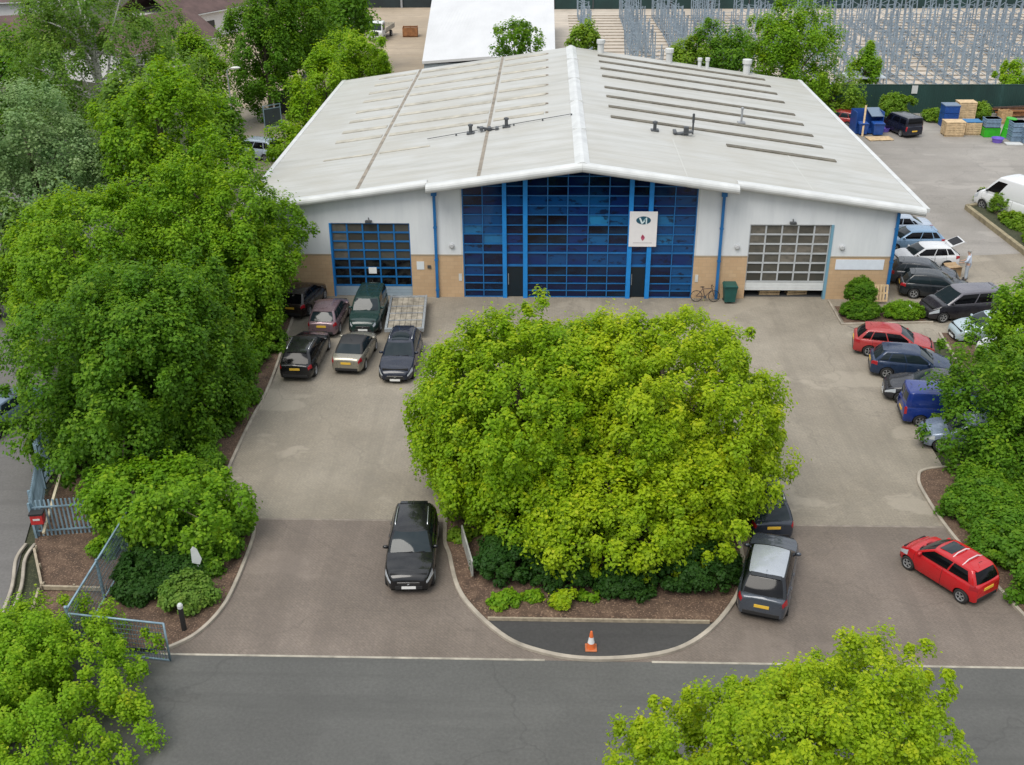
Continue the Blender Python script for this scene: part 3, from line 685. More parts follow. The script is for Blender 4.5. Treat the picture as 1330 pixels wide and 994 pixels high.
    fs.append(tuple(range(row))); fs.append(tuple((len(xs)-1)*row+k for k in range(row))[::-1])
    b = MB(); b.add(vs, fs); body = b.build('body', pm, root, smooth=True)
    def setsharp(o, ang=40):
        me = o.data
        try: me.set_sharp_from_angle(angle=R(ang))
        except Exception: pass
    setsharp(body, 38)
    b = MB(); b.box(-h+.14, h-.16, -W*.36, W*.36, .17, zb-.16)
    b.build('underbody', m_under, root)
    def patch(x0, x1, q0, q1, side, off, nx=6, nq_=4, taper=0.0):
        vs = []; fs = []
        for i in range(nx+1):
            for j in range(nq_+1):
                s = i/nx; u = j/nq_; x = x0+(x1-x0)*s; q = q0+(q1-q0)*u + taper*s*(1-u)
                y, z = S(x, q); e = .004
                y1, z1 = S(x+e, q); y2, z2 = S(x, min(q+.05, nq-1.001)); y3, z3 = S(x, q-.05 if q > .05 else q)
                a = Vector((e, y1-y, z1-z)); c = Vector((0, y2-y3, z2-z3)); nn = c.cross(a)
                if nn.length < 1e-9: nn = Vector((0, 1, 0))
                nn.normalize()
                p = Vector((x, y, z)) + nn*off; vs.append((p.x, p.y*side, p.z))
        for i in range(nx):
            for j in range(nq_):
                q = (i*(nq_+1)+j, (i+1)*(nq_+1)+j, (i+1)*(nq_+1)+j+1, i*(nq_+1)+j+1); fs.append(q if side > 0 else q[::-1])
        return vs, fs
    # greenhouse
    zr = H-.07; b0, b1 = W/2*(.925 if not van else .95), W/2*(.735 if not van else .86)
    if kind in ('offroad', 'mpv'): b1 = W/2*.78
    zg = zb-.025
    bow = .10
    def G(side, s, v):
        bul = .035*math.sin(math.pi*v)
        f, r = xf0+(xf1-xf0)*v + bul*1.4, xr0+(xr1-xr0)*v - bul
        hb = b0+(b1-b0)*v + bul; z = zg+(zr-zg)*(v - .06*v*(1-v))
        rt = .93 if not van else .985
        if side == 'F': y = hb*(1-2*s)*.97; return Vector((f-bow*abs(1-2*s)**2.4, -y, z))          # s: right(-y)... to left
        if side == 'B': y = hb*rt*(1-2*s)*.97; return Vector((r+bow*.7*abs(1-2*s)**2.4, y, z))
        fx, rx = f-bow*1.0, r+bow*.7; x = fx+(rx-fx)*s
        y = hb*(1-(1-rt)*s**1.6)*(1-.02*(1-s)**6)
        zz = z + .03*v*math.sin(math.pi*min(1, s*1.05))*(0 if van else 1)
        return Vector((x, y if side == 'L' else -y, zz))
    ringdef = [('F', i/8) for i in range(0, 8)] + [('L', i/14) for i in range(14)] + [('B', i/8) for i in range(8)] + [('R', 1-i/14) for i in range(14)]
    vlev = [0, .1, .3, .55, .8, .93, 1.0]
    vs = []; fs = []; nr = len(ringdef)
    for v in vlev: vs += [G(s_, t_, v) for s_, t_ in ringdef]
    c0 = Vector(((xf1+xr1)/2, 0, zr)); dome = .07
    for t in (.965, .9, .75, .5, .2):
        for s_, t_ in ringdef:
            p = G(s_, t_, 1.0); q = c0 + (p-c0)*t; q.z = p.z*t + zr*(1-t) + dome*(1-t**3); vs.append(q)
    nl = len(vlev)+5
    for i in range(nl-1):
        for k in range(nr): fs.append((i*nr+k, i*nr+(k+1) % nr, (i+1)*nr+(k+1) % nr, (i+1)*nr+k))
    fs.append(tuple((nl-1)*nr+k for k in range(nr)))
    b = MB(); b.add(vs, fs); cab = b.build('roof', rm, root, smooth=True)
    def gpatch(side, s0, s1, v0, v1, off=.006, n=8, m=4, sk0=0.0, sk1=0.0):
        vs = []; fs = []
        for i in range(n+1):
            for j in range(m+1):
                u = j/m; v = v0+(v1-v0)*u; a = s0+sk0*(1-u); c_ = s1+sk1*(1-u); s = a+(c_-a)*i/n
                p = G(side, s, v); e = .01
                d1 = G(side, s+e, v)-G(side, s-e, v); d2 = G(side, s, v+e)-G(side, s, v-e); nn = d1.cross(d2).normalized()
                cen = Vector((0, 0, p.z))
                if side in 'LR' and nn.y*(1 if side == 'L' else -1) < 0: nn = -nn
                if side == 'F' and nn.x < 0: nn = -nn
                if side == 'B' and nn.x > 0: nn = -nn
                vs.append(p+nn*off)
        for i in range(n):
            for j in range(m): fs.append((i*(m+1)+j, (i+1)*(m+1)+j, (i+1)*(m+1)+j+1, i*(m+1)+j+1))
        return vs, fs
    def gp(name, m, *a, parent=None, **k):
        b = MB(); b.add(*gpatch(*a, **k)); return b.build(name, m, parent or root, smooth=True)
    gl = m_tint if tint else m_carglass
    ws = gp('windscreen', m_carglass, 'F', .055, .945, .06, .955)
    for yy in (-.38, .12):
        b = MB(); p = G('F', .5+yy/W, .075); q = G('F', .5+(yy+.48)/W, .14); b.bar(p+Vector((.02, 0, .02)), q+Vector((.02, 0, .02)), .02); b.build('wiper', m_plast, ws)
    if not noglassrear:
        gp('rear_window', gl, 'B', .06, .94, .10 if not van else .3, .92)
    elif van:
        for s0, s1 in ((.1, .47), (.53, .9)): gp('rear_window', gl, 'B', s0, s1, .32, .86)
    vtop = .86
    for side in 'LR':
        if van:
            gp('side_window', gl, side, .045, .235, .12, .80, sk0=-.02, n=5)
            if kind == 'van' and not noglassrear: gp('side_window', gl, side, .30, .62, .2, .80, n=5); gp('side_window', gl, side, .66, .94, .2, .80, n=5)
        elif doors == 1:
            gp('side_window', gl, side, .06, .53, .1, vtop, sk0=-.035); gp('side_window', gl, side, .56, .88, .1, vtop, sk1=.02)
        else:
            gp('side_window', gl, side, .06, .445, .1, vtop, sk0=-.03); gp('side_window', gl, side, .47, .77, .1, vtop)
            if kind not in ('saloon', 'cabrio'): gp('side_window', gl, side, .795, .945, .16, vtop, sk1=.0)
            else: gp('side_window', gl, side, .795, .88, .12, .6)
    # lights, grille, bumpers, plates
    for s in (-1, 1):
        b = MB(); b.add(*patch(h-.50, h-.035, 5.9, 3.9, s, .007, 8, 4, taper=-.9) if kind not in ('offroad',) else patch(h-.16, h-.01, 6.2, 4.4, s, .007)); b.build('headlight', m_headl, root, smooth=True)
        if van or kind in ('mpv', 'offroad'):
            b = MB(); b.add(*patch(-h+.12, -h+.012, 3.6, 6.9, s, .007)); b.build('tail_light', m_taill, root, smooth=True)
        else:
            b = MB(); b.add(*patch(-h+.30, -h+.01, 4.3, 6.6, s, .007, taper=.5)); b.build('tail_light', m_taill, root, smooth=True)
        b = MB(); b.add(*patch(h-.11, h-.02, 1.0, 2.2, s, .007)); b.build('fog_lamp', m_plast, root)
    wf, wr_ = plan(h-.01), plan(-h+.01)
    zt = topz(h)
    b = MB(); b.box(h-.06, h+.012, -wf*.66, wf*.66, zt-.20, zt-.07); g = b.build('grille', m_plast, root, bevel=.008)
    b = MB(); b.box(h-.02, h+.018, -wf*.66, wf*.66, zt-.075, zt-.055); b.lathe([(0, 0), (.055, 0), (.055, .015), (0, .02)], 14, (h+.01, 0, zt-.13)); b.build('badge', m_chrome, g)
    b = MB(); b.box(h-.06, h+.010, -wf*.80, wf*.80, sill+.06, sill+.20); b.build('lower_grille', m_plast, root, bevel=.01)
    b = MB(); b.box(h+.012, h+.026, -.26, .26, zt-.335, zt-.225); b.build('number_plate', m_platew, root)
    b = MB(); b.box(-h-.012, -h+.06, -wr_*.88, wr_*.88, sill+.07, sill+.22); b.build('rear_bumper', m_plast if lower is None else m_plast, root, bevel=.015)
    b = MB(); pz = .74 if not van else .62
    if kind in ('saloon', 'cabrio'): pz = .70
    b.box(-h-.022, -h+.01, -.26, .26, pz-.06, pz+.055); b.build('number_plate', m_platey, root)
    if lower:
        for s in (-1, 1):
            b = MB(); b.add(*patch(xwr+Ra+.01, xwf-Ra-.01, .0, 1.6, s, .009, 6, 3)); b.build('sill_cladding', m_plast, root, smooth=True)
    # doors with seams and handles
    d0 = xf0-.10; xbp = None
    if van: ds = [(d0-.95, d0+.05)] + ([(d0-2.05, d0-1.0)] if kind == 'van' else [(d0-2.3, d0-1.02)])
    elif doors == 1: ds = [(d0-1.25, d0)]
    else:
        mid = (xf0+xr0)/2 + (.05 if kind != 'saloon' else .12); ds = [(mid+.02, d0), (max(xwr+.12, mid-.98), mid-.02)]
    for s in (-1, 1):
        for a_, c_ in ds:
            b = MB(); b.add(*patch(a_-.013, c_+.013, .9, 6.9, s, .003, 8, 6)); b.build('door_seam', m_under, body, smooth=True)
            b = MB(); b.add(*patch(a_, c_, 1.05, 6.8, s, .006, 8, 6)); d = b.build('door', pm, root, smooth=True)
            b = MB(); y, z = S(a_+.14, 5.4); b.box(a_+.06, a_+.24, s*(y)-.012, s*(y)+.022 if s > 0 else s*y+.012, z-.015, z+.015) if s > 0 else b.box(a_+.06, a_+.24, -y-.022, -y+.012, z-.015, z+.015); b.build('handle', pm, d)
        # mirror
        p = G('L', .03, .12); b = MB(); mx_ = p.x-.10; my = p.y+.10
        b.ball((mx_, s*my, p.z+.05), .07, .115, .075, 10, 6); b.bar((mx_, s*(p.y-.03), p.z), (mx_, s*my, p.z+.03), .05); b.build('wing_mirror', pm if kind != 'bigvan' else m_plast, root, smooth=True)
    if rails:
        for s in (-1, 1):
            b = MB(); pts = []
            for k in range(9):
                u = .14+.74*k/8; p = G('L', u, 1.0); pts.append((p.x, s*(p.y-.07), p.z+.055-(.05 if k in (0, 8) else 0)))
            b.tube(pts, .022, 6); b.build('roof_rail', m_chrome if rails == 'silver' else m_plast, root, smooth=True)
    def roofpt(xn, yn, off=.012):
        t = max(abs(xn), abs(yn)); ax = (xf1-xr1)/2
        return Vector(((xf1+xr1)/2+xn*ax, yn*b1, zr+dome*(1-t**3)+off))
    if sunroof:
        b = MB(); n_ = 6; vs = []; fs = []
        x0, x1 = sunroof if isinstance(sunroof, tuple) else (.02, .78)
        for i in range(n_+1):
            for j in range(n_+1): vs.append(roofpt(x0+(x1-x0)*i/n_, -.66+1.32*j/n_, .014))
        for i in range(n_):
            for j in range(n_): fs.append((i*(n_+1)+j, (i+1)*(n_+1)+j, (i+1)*(n_+1)+j+1, i*(n_+1)+j+1))
        b.add(vs, fs); b.build('sunroof', m_carglass, root, smooth=True)
    if panel:
        b = MB(); vs = []; fs = []
        for t in (.95, .9, .75, .5, .2, 0.0):
            for s_, t_ in ringdef:
                p = G(s_, t_, 1.0); q = c0 + (p-c0)*t; q.z = p.z*t + zr*(1-t) + dome*(1-t**3) + .012; vs.append(q)
        for i in range(5):
            for k in range(nr): fs.append((i*nr+k, i*nr+(k+1) % nr, (i+1)*nr+(k+1) % nr, (i+1)*nr+k))
        b.add(vs, fs); b.build('roof_reflection', paint('paint_p_%d' % int(panel[0]*999), panel, .3), root, smooth=True)  # pale cap painted as the sky's reflection on the dark roof
    if bars:
        for xn in bars:
            b = MB(); pts = [roofpt(xn, yn, .07 if abs(yn) < .85 else -.01) for yn in (-.95, -.85, -.4, 0, .4, .85, .95)]; b.tube(pts, .026, 6); b.build('roof_bar', mat('pale_bar', (.62, .50, .50), .4), root, smooth=True)
    if spoiler and kind in ('hatch', 'suv', 'estate', 'small', 'mpv'):
        b = MB(); p = G('B', .5, 1.0); ww = b1*.80
        b.add([(p.x+.13, -ww, p.z+.035), (p.x+.13, ww, p.z+.035), (p.x-.07, ww*.95, p.z+.02), (p.x-.07, -ww*.95, p.z+.02), (p.x+.1, -ww, p.z-.03), (p.x+.1, ww, p.z-.03), (p.x-.05, ww*.95, p.z-.01), (p.x-.05, -ww*.95, p.z-.01)],
              [(0, 1, 2, 3), (7, 6, 5, 4), (2, 6, 7, 3), (0, 3, 7, 4), (1, 5, 6, 2)])
        b.build('spoiler', rm, root, bevel=.01)
    b = MB(); p = G('B', .5, 1.0); b.tube([(p.x+.25, 0, p.z+.06), (p.x+.14, 0, p.z+.2)], .008, 5); b.build('aerial', m_plast, root)
    for xw in (xwf, xwr):
        for s in (-1, 1):
            tm, gm = wheel_meshes(Rw, .20 if kind != 'bigvan' else .22, rim or m_alloy)
            wobj = bpy.data.objects.new('wheel', tm); COL.objects.link(wobj); wobj.parent = root; wobj.location = (xw, s*(W/2-.115), Rw)
            if s < 0: wobj.rotation_euler = (0, 0, math.pi)
            ro = bpy.data.objects.new('rim', gm); COL.objects.link(ro); ro.parent = wobj
    if bootopen:
        b = MB(); ww = b1*.9; z0 = zr+.05
        b.add([(xr1+.05, -ww, z0), (xr1+.05, ww, z0), (xr1-.75, ww*.95, z0+.32), (xr1-.75, -ww*.95, z0+.32), (xr1-.95, ww*.8, z0+.18), (xr1-.95, -ww*.8, z0+.18)] ,
              [(0, 1, 2, 3), (3, 2, 4, 5)])
        o = b.build('tailgate', pm, root); so = o.modifiers.new('solid', 'SOLIDIFY'); so.thickness = .05
        b = MB(); b.add([(xr1-.1, -ww*.8, z0+.02), (xr1-.1, ww*.8, z0+.02), (xr1-.68, ww*.8, z0+.262), (xr1-.68, -ww*.8, z0+.262)], [(0, 1, 2, 3)]); o2 = b.build('tailgate_window', m_tint, o)
        so = o2.modifiers.new('solid', 'SOLIDIFY'); so.thickness = .11; so.offset = .2
        b = MB(); b.add(*gpatch('B', .07, .93, .04, .97, off=.012)); b.build('boot_opening', m_under, root)
        b = MB(); b.box(-h-.03, -h+.05, -wr_*.7, wr_*.7, .62, zb-.03); b.build('boot_floor', m_under, root)
    return root
BLK = (.006, .0065, .008); NAVY = (.010, .014, .028)
car('parked_car', 'black estate with yellow rear plate, parked against the left kerb under the trees', 'estate', (-14.55, -9.05), 88, BLK, rails='silver', tint=True)
car('parked_car', 'mauve pink hatchback seen from behind, parked left of the dark green off-roader', 'hatch', (-14.2, -4.1), 88, (.20, .135, .15), metallic=.45)
car('parked_car', 'silver gold car with black folding roof, right of the black estate under the trees', 'cabrio', (-12.0, -8.65), 85, (.27, .25, .20), metallic=.5, roofcol='black', doors=1)
car('parked_car', 'dark green off-road car facing the road, in front of the blue framed roller door', 'offroad', (-12.0, -3.75), -91, (.008, .03, .026), rails=None, tint=False)
car('parked_car', 'navy black executive car facing the road, parked in front of the flat trailer', 'estate', (-9.5, -9.2), -91, NAVY, rails='silver', sunroof=(-.05, .8))
car('parked_car', 'brownish black car half hidden by the left trees beside the roller door', 'hatch', (-16.2, -1.6), 80, (.02, .014, .012), tint=True)
car('parked_car', 'shiny black crossover with silver roof rails driving out left of the big island trees', 'suv', (-6.97, -26.25), -87.5, BLK, rails='silver', lower=True)
car('parked_car', 'grey crossover with painted roof reflection, seen from behind at the right kerb of the island', 'suv', (6.3, -27.55), 73, (.062, .072, .09), metallic=.3, roofcol=(.012, .014, .018), panel=(.36, .385, .42), tint=True, lower=True)
car('parked_car', 'dark estate half under the island trees, ahead of the grey crossover', 'estate', (6.85, -22.5), 93, (.03, .036, .05), metallic=.3, rails='silver')
car('parked_car', 'coral red hatchback with black rear window, topmost of the right hand row', 'hatch', (16.5, -7.35), -13, (.34, .035, .035), tint=True)
car('parked_car', 'dark blue hatchback between the coral red car and the black saloon', 'hatch', (16.7, -9.9), -11, (.014, .03, .07), metallic=.2)
car('parked_car', 'charcoal black saloon facing the yard, between the dark blue hatchback and the blue van', 'saloon', (17.0, -12.65), 168, (.016, .017, .022))
car('parked_van', 'bright blue small van with orange plate, parked under the right hand trees', 'van', (16.9, -14.75), -6, (.007, .026, .17), cat='van', noglassrear=True, scale=.95, grp='parked vans')
car('parked_car', 'pale silver car mostly hidden under the right trees, below the blue van', 'hatch', (17.1, -17.1), 170, (.22, .27, .36), metallic=.3)
car('parked_car', 'black people carrier with grey roof facing the low hedge', 'mpv', (21.75, -2.3), 190, (.014, .013, .018), roofcol=(.11, .105, .125), tint=True)
car('parked_car', 'glossy black hatchback with red tail light, next to the black people carrier', 'hatch', (21.2, .65), -12, (.010, .014, .018))
car('parked_car', 'dark grey hatchback between the open white car and the glossy black hatchback', 'hatch', (21.1, 2.6), -14, (.04, .046, .056))
car('parked_car', 'white hatchback with its tailgate raised, beside the warehouse corner', 'hatch', (22.0, 5.55), 183, (.62, .63, .64), tint=True, bootopen=True)
car('parked_car', 'light blue car with dark side windows, beyond the white car by the warehouse side', 'hatch', (22.1, 8.7), 181, (.18, .29, .42), metallic=.2, tint=True)
car('parked_car', 'pale silver car with bright red tail light, farthest of the row along the warehouse side', 'saloon', (21.9, 11.6), 180, (.36, .42, .50), metallic=.2, tint=True)
car('parked_car', 'pale icy blue car poking out from the right trees, below the black people carrier', 'hatch', (22.2, -5.5), 184, (.36, .44, .48), metallic=.1)
car('parked_car', 'white car almost hidden in the right hand foliage, nearest the coral red car', 'hatch', (22.9, -7.9), 182, (.62, .64, .64))
car('parked_car', 'bright red small car with pale roof bars and black tailgate glass, at the right kerb', 'small', (13.0, -26.95), 124, (.42, .008, .012), tint=True, doors=1, sunroof=(.25, .85), bars=(.12, -.42), scale=.97)
car('parked_van', 'large white panel van beside the hedge at the right edge', 'bigvan', (31.7, 15.7), 119, (.66, .67, .68), cat='van', tint=True, noglassrear=True, grp='parked vans', scale=1.12)
car('parked_van', 'dark navy van parked by the green fence at the back of the yard', 'van', (30.3, 39.6), 107, (.008, .010, .022), cat='van', tint=True, grp='parked vans')
car('parked_car', 'red vehicle behind the right hand roof edge, beside the blue bins', 'hatch', (25.2, 42.3), 150, (.30, .03, .03))
p_ = at(4, 570)
car('parked_car', 'blue grey car at the left edge of the photo on the neighbouring drive', 'saloon', (p_.x-.6, p_.y+1.6), 75, (.16, .22, .30), metallic=.3)
p_ = at(333, 205)
car('parked_van', 'silver blue van parked in the passage left of the warehouse roof', 'mpv', (p_.x, p_.y), 160, (.40, .46, .54), cat='van', metallic=.2, tint=True, grp='parked vans')
# ------------------------------------------------------------------ foliage
rng = np.random.default_rng(11); SEED = 0
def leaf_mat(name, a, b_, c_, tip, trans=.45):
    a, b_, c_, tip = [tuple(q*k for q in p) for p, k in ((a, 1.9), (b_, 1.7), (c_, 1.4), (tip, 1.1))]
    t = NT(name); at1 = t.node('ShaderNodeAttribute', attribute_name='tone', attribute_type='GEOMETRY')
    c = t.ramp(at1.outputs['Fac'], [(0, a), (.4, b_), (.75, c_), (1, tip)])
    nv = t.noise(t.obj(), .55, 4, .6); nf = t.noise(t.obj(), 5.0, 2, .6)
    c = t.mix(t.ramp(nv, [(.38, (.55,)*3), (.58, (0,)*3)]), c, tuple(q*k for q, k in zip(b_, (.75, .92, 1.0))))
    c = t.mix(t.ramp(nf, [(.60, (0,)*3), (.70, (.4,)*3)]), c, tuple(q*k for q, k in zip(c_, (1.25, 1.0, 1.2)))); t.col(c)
    t.b.inputs['Roughness'].default_value = .5; t.b.inputs['Specular IOR Level'].default_value = .18
    tr = t.node('ShaderNodeBsdfTranslucent'); mxs = t.node('ShaderNodeMixShader'); mxs.inputs[0].default_value = trans
    hs = t.node('ShaderNodeHueSaturation'); hs.inputs['Hue'].default_value = .49; hs.inputs['Saturation'].default_value = 1.1; hs.inputs['Value'].default_value = 1.5; t.link(c, hs.inputs['Color'])
    t.link(hs.outputs[0], tr.inputs['Color']); t.link(t.b.outputs[0], mxs.inputs[1]); t.link(tr.outputs[0], mxs.inputs[2]); t.link(mxs.outputs[0], t.out.inputs['Surface'])
    return t.m
LM = {
 'bright': leaf_mat('leaf_maple', (.068, .122, .004), (.128, .210, .006), (.225, .310, .009), (.39, .42, .016)),
 'yellow': leaf_mat('leaf_golden', (.084, .136, .005), (.162, .234, .007), (.268, .336, .010), (.42, .445, .022)),
 'green':  leaf_mat('leaf_green', (.048, .098, .006), (.092, .178, .008), (.165, .270, .011), (.28, .37, .018)),
 'deep':   leaf_mat('leaf_deep', (.030, .070, .005), (.056, .125, .008), (.105, .200, .011), (.19, .29, .017)),
 'lime':   leaf_mat('leaf_lime', (.068, .128, .005), (.122, .215, .008), (.20, .30, .012), (.32, .38, .020)),
 'silver': leaf_mat('leaf_silver', (.075, .120, .045), (.135, .20, .075), (.20, .275, .12), (.29, .36, .19)),
 'birch':  leaf_mat('leaf_birch', (.045, .085, .014), (.080, .145, .020), (.135, .21, .032), (.22, .29, .06)),
 'hedge':  leaf_mat('leaf_hedge', (.012, .036, .005), (.020, .055, .008), (.033, .080, .012), (.055, .115, .018)),
 'weed':   leaf_mat('leaf_weed', (.060, .115, .010), (.105, .175, .014), (.16, .23, .022), (.24, .29, .04)),
}
t = NT('bark'); f = t.noise(t.obj(scale=(6, 6, 1.2)), 3, 6, .65); t.col(t.ramp(f, [(.3, (.05, .038, .028)), (.7, (.15, .12, .09))])); t.bump(f, .6, .03); t.b.inputs['Roughness'].default_value = .95; m_bark = t.m
t = NT('birch_bark'); f = t.noise(t.obj(scale=(2, 2, 6)), 2, 5, .6); t.col(t.ramp(f, [(.35, (.12, .11, .10)), (.5, (.55, .53, .50)), (.8, (.66, .64, .61))])); t.b.inputs['Roughness'].default_value = .8; m_birchbark = t.m

def leaves_mesh(name, cl, lpc, size, m, droop=.0, zmin=.1, tipbias=.35, updir=.55, flat=.8):
    """cl: array (n,6): centre xyz, radius, outward tone"""
    n = len(cl); N = n*lpc
    C = np.repeat(cl[:, :3], lpc, 0); Rr = np.repeat(cl[:, 3], lpc)[:, None]; ct = np.repeat(cl[:, 4], lpc)
    O = np.repeat(cl[:, 5:8], lpc, 0)
    d = rng.normal(size=(N, 3)); d /= np.linalg.norm(d, axis=1)[:, None]
    d = d + O*.35 + np.array([0, 0, .25]); d /= np.linalg.norm(d, axis=1)[:, None]
    r = rng.random((N, 1))**.42
    stray = rng.random((N, 1)) < .14; r = np.where(stray, r*(1.05+.55*rng.random((N, 1))), r)
    p = C + d*r*Rr*np.array([.9, .9, flat]); p[:, 2] -= droop*rng.random(N)
    up = np.array([0, 0, 1.0])
    nn = d*.6 + up*(updir+.2) + O*.25 + rng.normal(size=(N, 3))*.36; nn /= np.linalg.norm(nn, axis=1)[:, None]
    a = np.cross(nn, rng.normal(size=(N, 3))); a /= np.linalg.norm(a, axis=1)[:, None] + 1e-9
    b = np.cross(nn, a); s = size*(.6+.75*rng.random((N, 1)))
    bend = nn*s*.14
    V = np.stack([p - a*s*.55, p + b*s*.36 + bend, p + a*s*.55, p - b*s*.36 + bend], 1).reshape(-1, 3)
    if zmin is not None: V[:, 2] = np.maximum(V[:, 2], zmin + 0*V[:, 2])
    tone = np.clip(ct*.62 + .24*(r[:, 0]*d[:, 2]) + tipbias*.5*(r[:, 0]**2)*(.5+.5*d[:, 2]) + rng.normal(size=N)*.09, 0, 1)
    me = bpy.data.meshes.new(name); me.vertices.add(4*N); me.vertices.foreach_set('co', V.astype(np.float32).ravel())
    me.loops.add(4*N); me.loops.foreach_set('vertex_index', np.arange(4*N, dtype=np.int32))
    me.polygons.add(N); me.polygons.foreach_set('loop_start', np.arange(0, 4*N, 4, dtype=np.int32)); me.polygons.foreach_set('loop_total', np.full(N, 4, np.int32))
    at_ = me.attributes.new('tone', 'FLOAT', 'FACE'); at_.data.foreach_set('value', tone.astype(np.float32))
    me.materials.append(m); me.update(); me.validate(); return me
def clumps(c, rad, n, rc, rough=.18, lo=.55, zcut=-.85, tone0=.45, tonev=.28):
    ph = rng.random(9)*6.28; fr = rng.normal(size=(9, 3))*2.3
    d = rng.normal(size=(n*3, 3)); d /= np.linalg.norm(d, axis=1)[:, None]; d = d[d[:, 2] > zcut][:n]
    env = 1 + rough*np.sum(np.sin(d@fr.T + ph), 1)/2.2
    k = np.where(rng.random(len(d)) < .78, lo+(1-lo)*(.5+.62*rng.random(len(d))), rng.random(len(d))**.5*.8)
    P_ = d*(env*k)[:, None]*np.array(rad) + np.array(c)
    rr = rc*(.4+.95*rng.random(len(d))**1.2)
    tn = np.clip(tone0 + rng.normal(size=len(d))*tonev*.6, 0, 1)
    return np.concatenate([P_, rr[:, None], tn[:, None], d], 1)
def limbs(base, top, cl, r0, n=12, lean=.3, rnd=None):
    b = MB(); base = Vector(base); top = Vector(top)
    pts = [base + (top-base)*t + Vector((math.sin(t*5+base.x)*.12, math.cos(t*4+base.y)*.12, 0))*t for t in (0, .05, .25, .5, .75, 1)]
    b.tube(pts, [r0*1.45, r0*1.08, r0*.95, r0*.8, r0*.62, r0*.3], 9)
    idx = rng.choice(len(cl), min(n, len(cl)), replace=False)
    for i in idx:
        e = Vector(cl[i, :3]); s = pts[2] + (pts[4]-pts[2])*random.random(); mid = (s+e)/2 + Vector((0, 0, .12*(e-s).length)); rr = r0*random.uniform(.25, .45)
        b.tube([s, (s+mid)/2, mid, (mid+e)/2+Vector((0, 0, .05)), e], [rr, rr*.85, rr*.65, rr*.45, rr*.15], 6, False)
    return b
def tree(label, c, rad, base=None, leaf='green', lpc=150, size=.26, rc=.85, dens=1.0, r0=.22, nl=14, group=None, name='tree', cat='tree', bark=None, rough=.18, lobes=None, **k):
    global rng
    rng = np.random.default_rng(sum(ord(q)*(i+1) for i, q in enumerate(label))+SEED); random.seed(len(label))
    base = base or (c[0], c[1], 0.0)
    root = thing(name, label, cat, (base[0], base[1], 0), 0, group)
    p = 1.6; area = 4*math.pi*(((rad[0]*rad[1])**p + (rad[0]*rad[2])**p + (rad[1]*rad[2])**p)/3)**(1/p)
    n = max(10, int(dens*area*.62/(rc*rc)))
    lc = (c[0]-base[0], c[1]-base[1], c[2])
    zc = -.9
    cl = clumps(lc, rad, n, rc, rough=rough, zcut=zc, tone0=k.get('tone0', .42))
    for (dx, dy, dz, s) in (lobes or []):
        cl = np.concatenate([cl, clumps((lc[0]+dx*rad[0], lc[1]+dy*rad[1], lc[2]+dz*rad[2]), tuple(q*s for q in rad), int(n*s*s*1.1), rc, rough=rough, zcut=zc, tone0=k.get('tone0', .42))])
    # drop clumps below the ground
    cl = cl[cl[:, 2] > .35]
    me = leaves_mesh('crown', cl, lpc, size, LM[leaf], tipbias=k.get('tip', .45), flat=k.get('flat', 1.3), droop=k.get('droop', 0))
    o = bpy.data.objects.new('crown', me); COL.objects.link(o); o.parent = root
    limbs((0, 0, .0), (lc[0]*.8, lc[1]*.8, lc[2]+rad[2]*.55), cl, r0, nl).build('trunk', bark or m_bark, root, smooth=True)
    return root
def box_tree(label, bb, y, leaf, base=None, **k):
    l_, t_, r_, b_ = bb; cx, cy = (l_+r_)/2, (t_+b_)/2
    c = aty(cx, cy, y); rx = (aty(r_, cy, y)-aty(l_, cy, y)).x/2; za = (aty(cx, t_, y)-aty(cx, b_, y)).z/2
    te = (CAMP[2]-c.z)/(y-CAMP[1]); rc = k.get('rc', .85)
    rx = max(.3, rx-rc*.45); za = max(.3, za-rc*.4)
    ry = min(rx, .8*za/te); rz = math.sqrt(max((.45*za)**2, za*za-(ry*te)**2))
    if k.pop('grow', False): pass
    return tree(label, (c.x, c.y, c.z), (rx, ry, rz), base, leaf, **k)
# the island trees
IS = 'trees on the planted island'
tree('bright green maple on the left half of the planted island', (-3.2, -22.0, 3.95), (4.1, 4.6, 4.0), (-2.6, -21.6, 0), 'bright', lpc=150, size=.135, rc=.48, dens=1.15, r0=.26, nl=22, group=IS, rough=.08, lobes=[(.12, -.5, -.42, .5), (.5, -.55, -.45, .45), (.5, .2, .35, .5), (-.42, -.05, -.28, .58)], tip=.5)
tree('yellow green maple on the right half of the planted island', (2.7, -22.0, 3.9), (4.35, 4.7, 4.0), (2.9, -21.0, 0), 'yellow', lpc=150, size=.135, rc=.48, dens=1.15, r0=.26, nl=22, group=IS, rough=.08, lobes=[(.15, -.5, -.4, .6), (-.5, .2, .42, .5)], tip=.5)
tree('low golden young tree at the front of the island above the cone', (1.0, -26.7, 2.35), (3.5, 2.1, 1.75), (.9, -26.4, 0), 'yellow', lpc=140, size=.135, rc=.44, dens=1.2, r0=.14, nl=14, group=IS, rough=.2, tone0=.36)
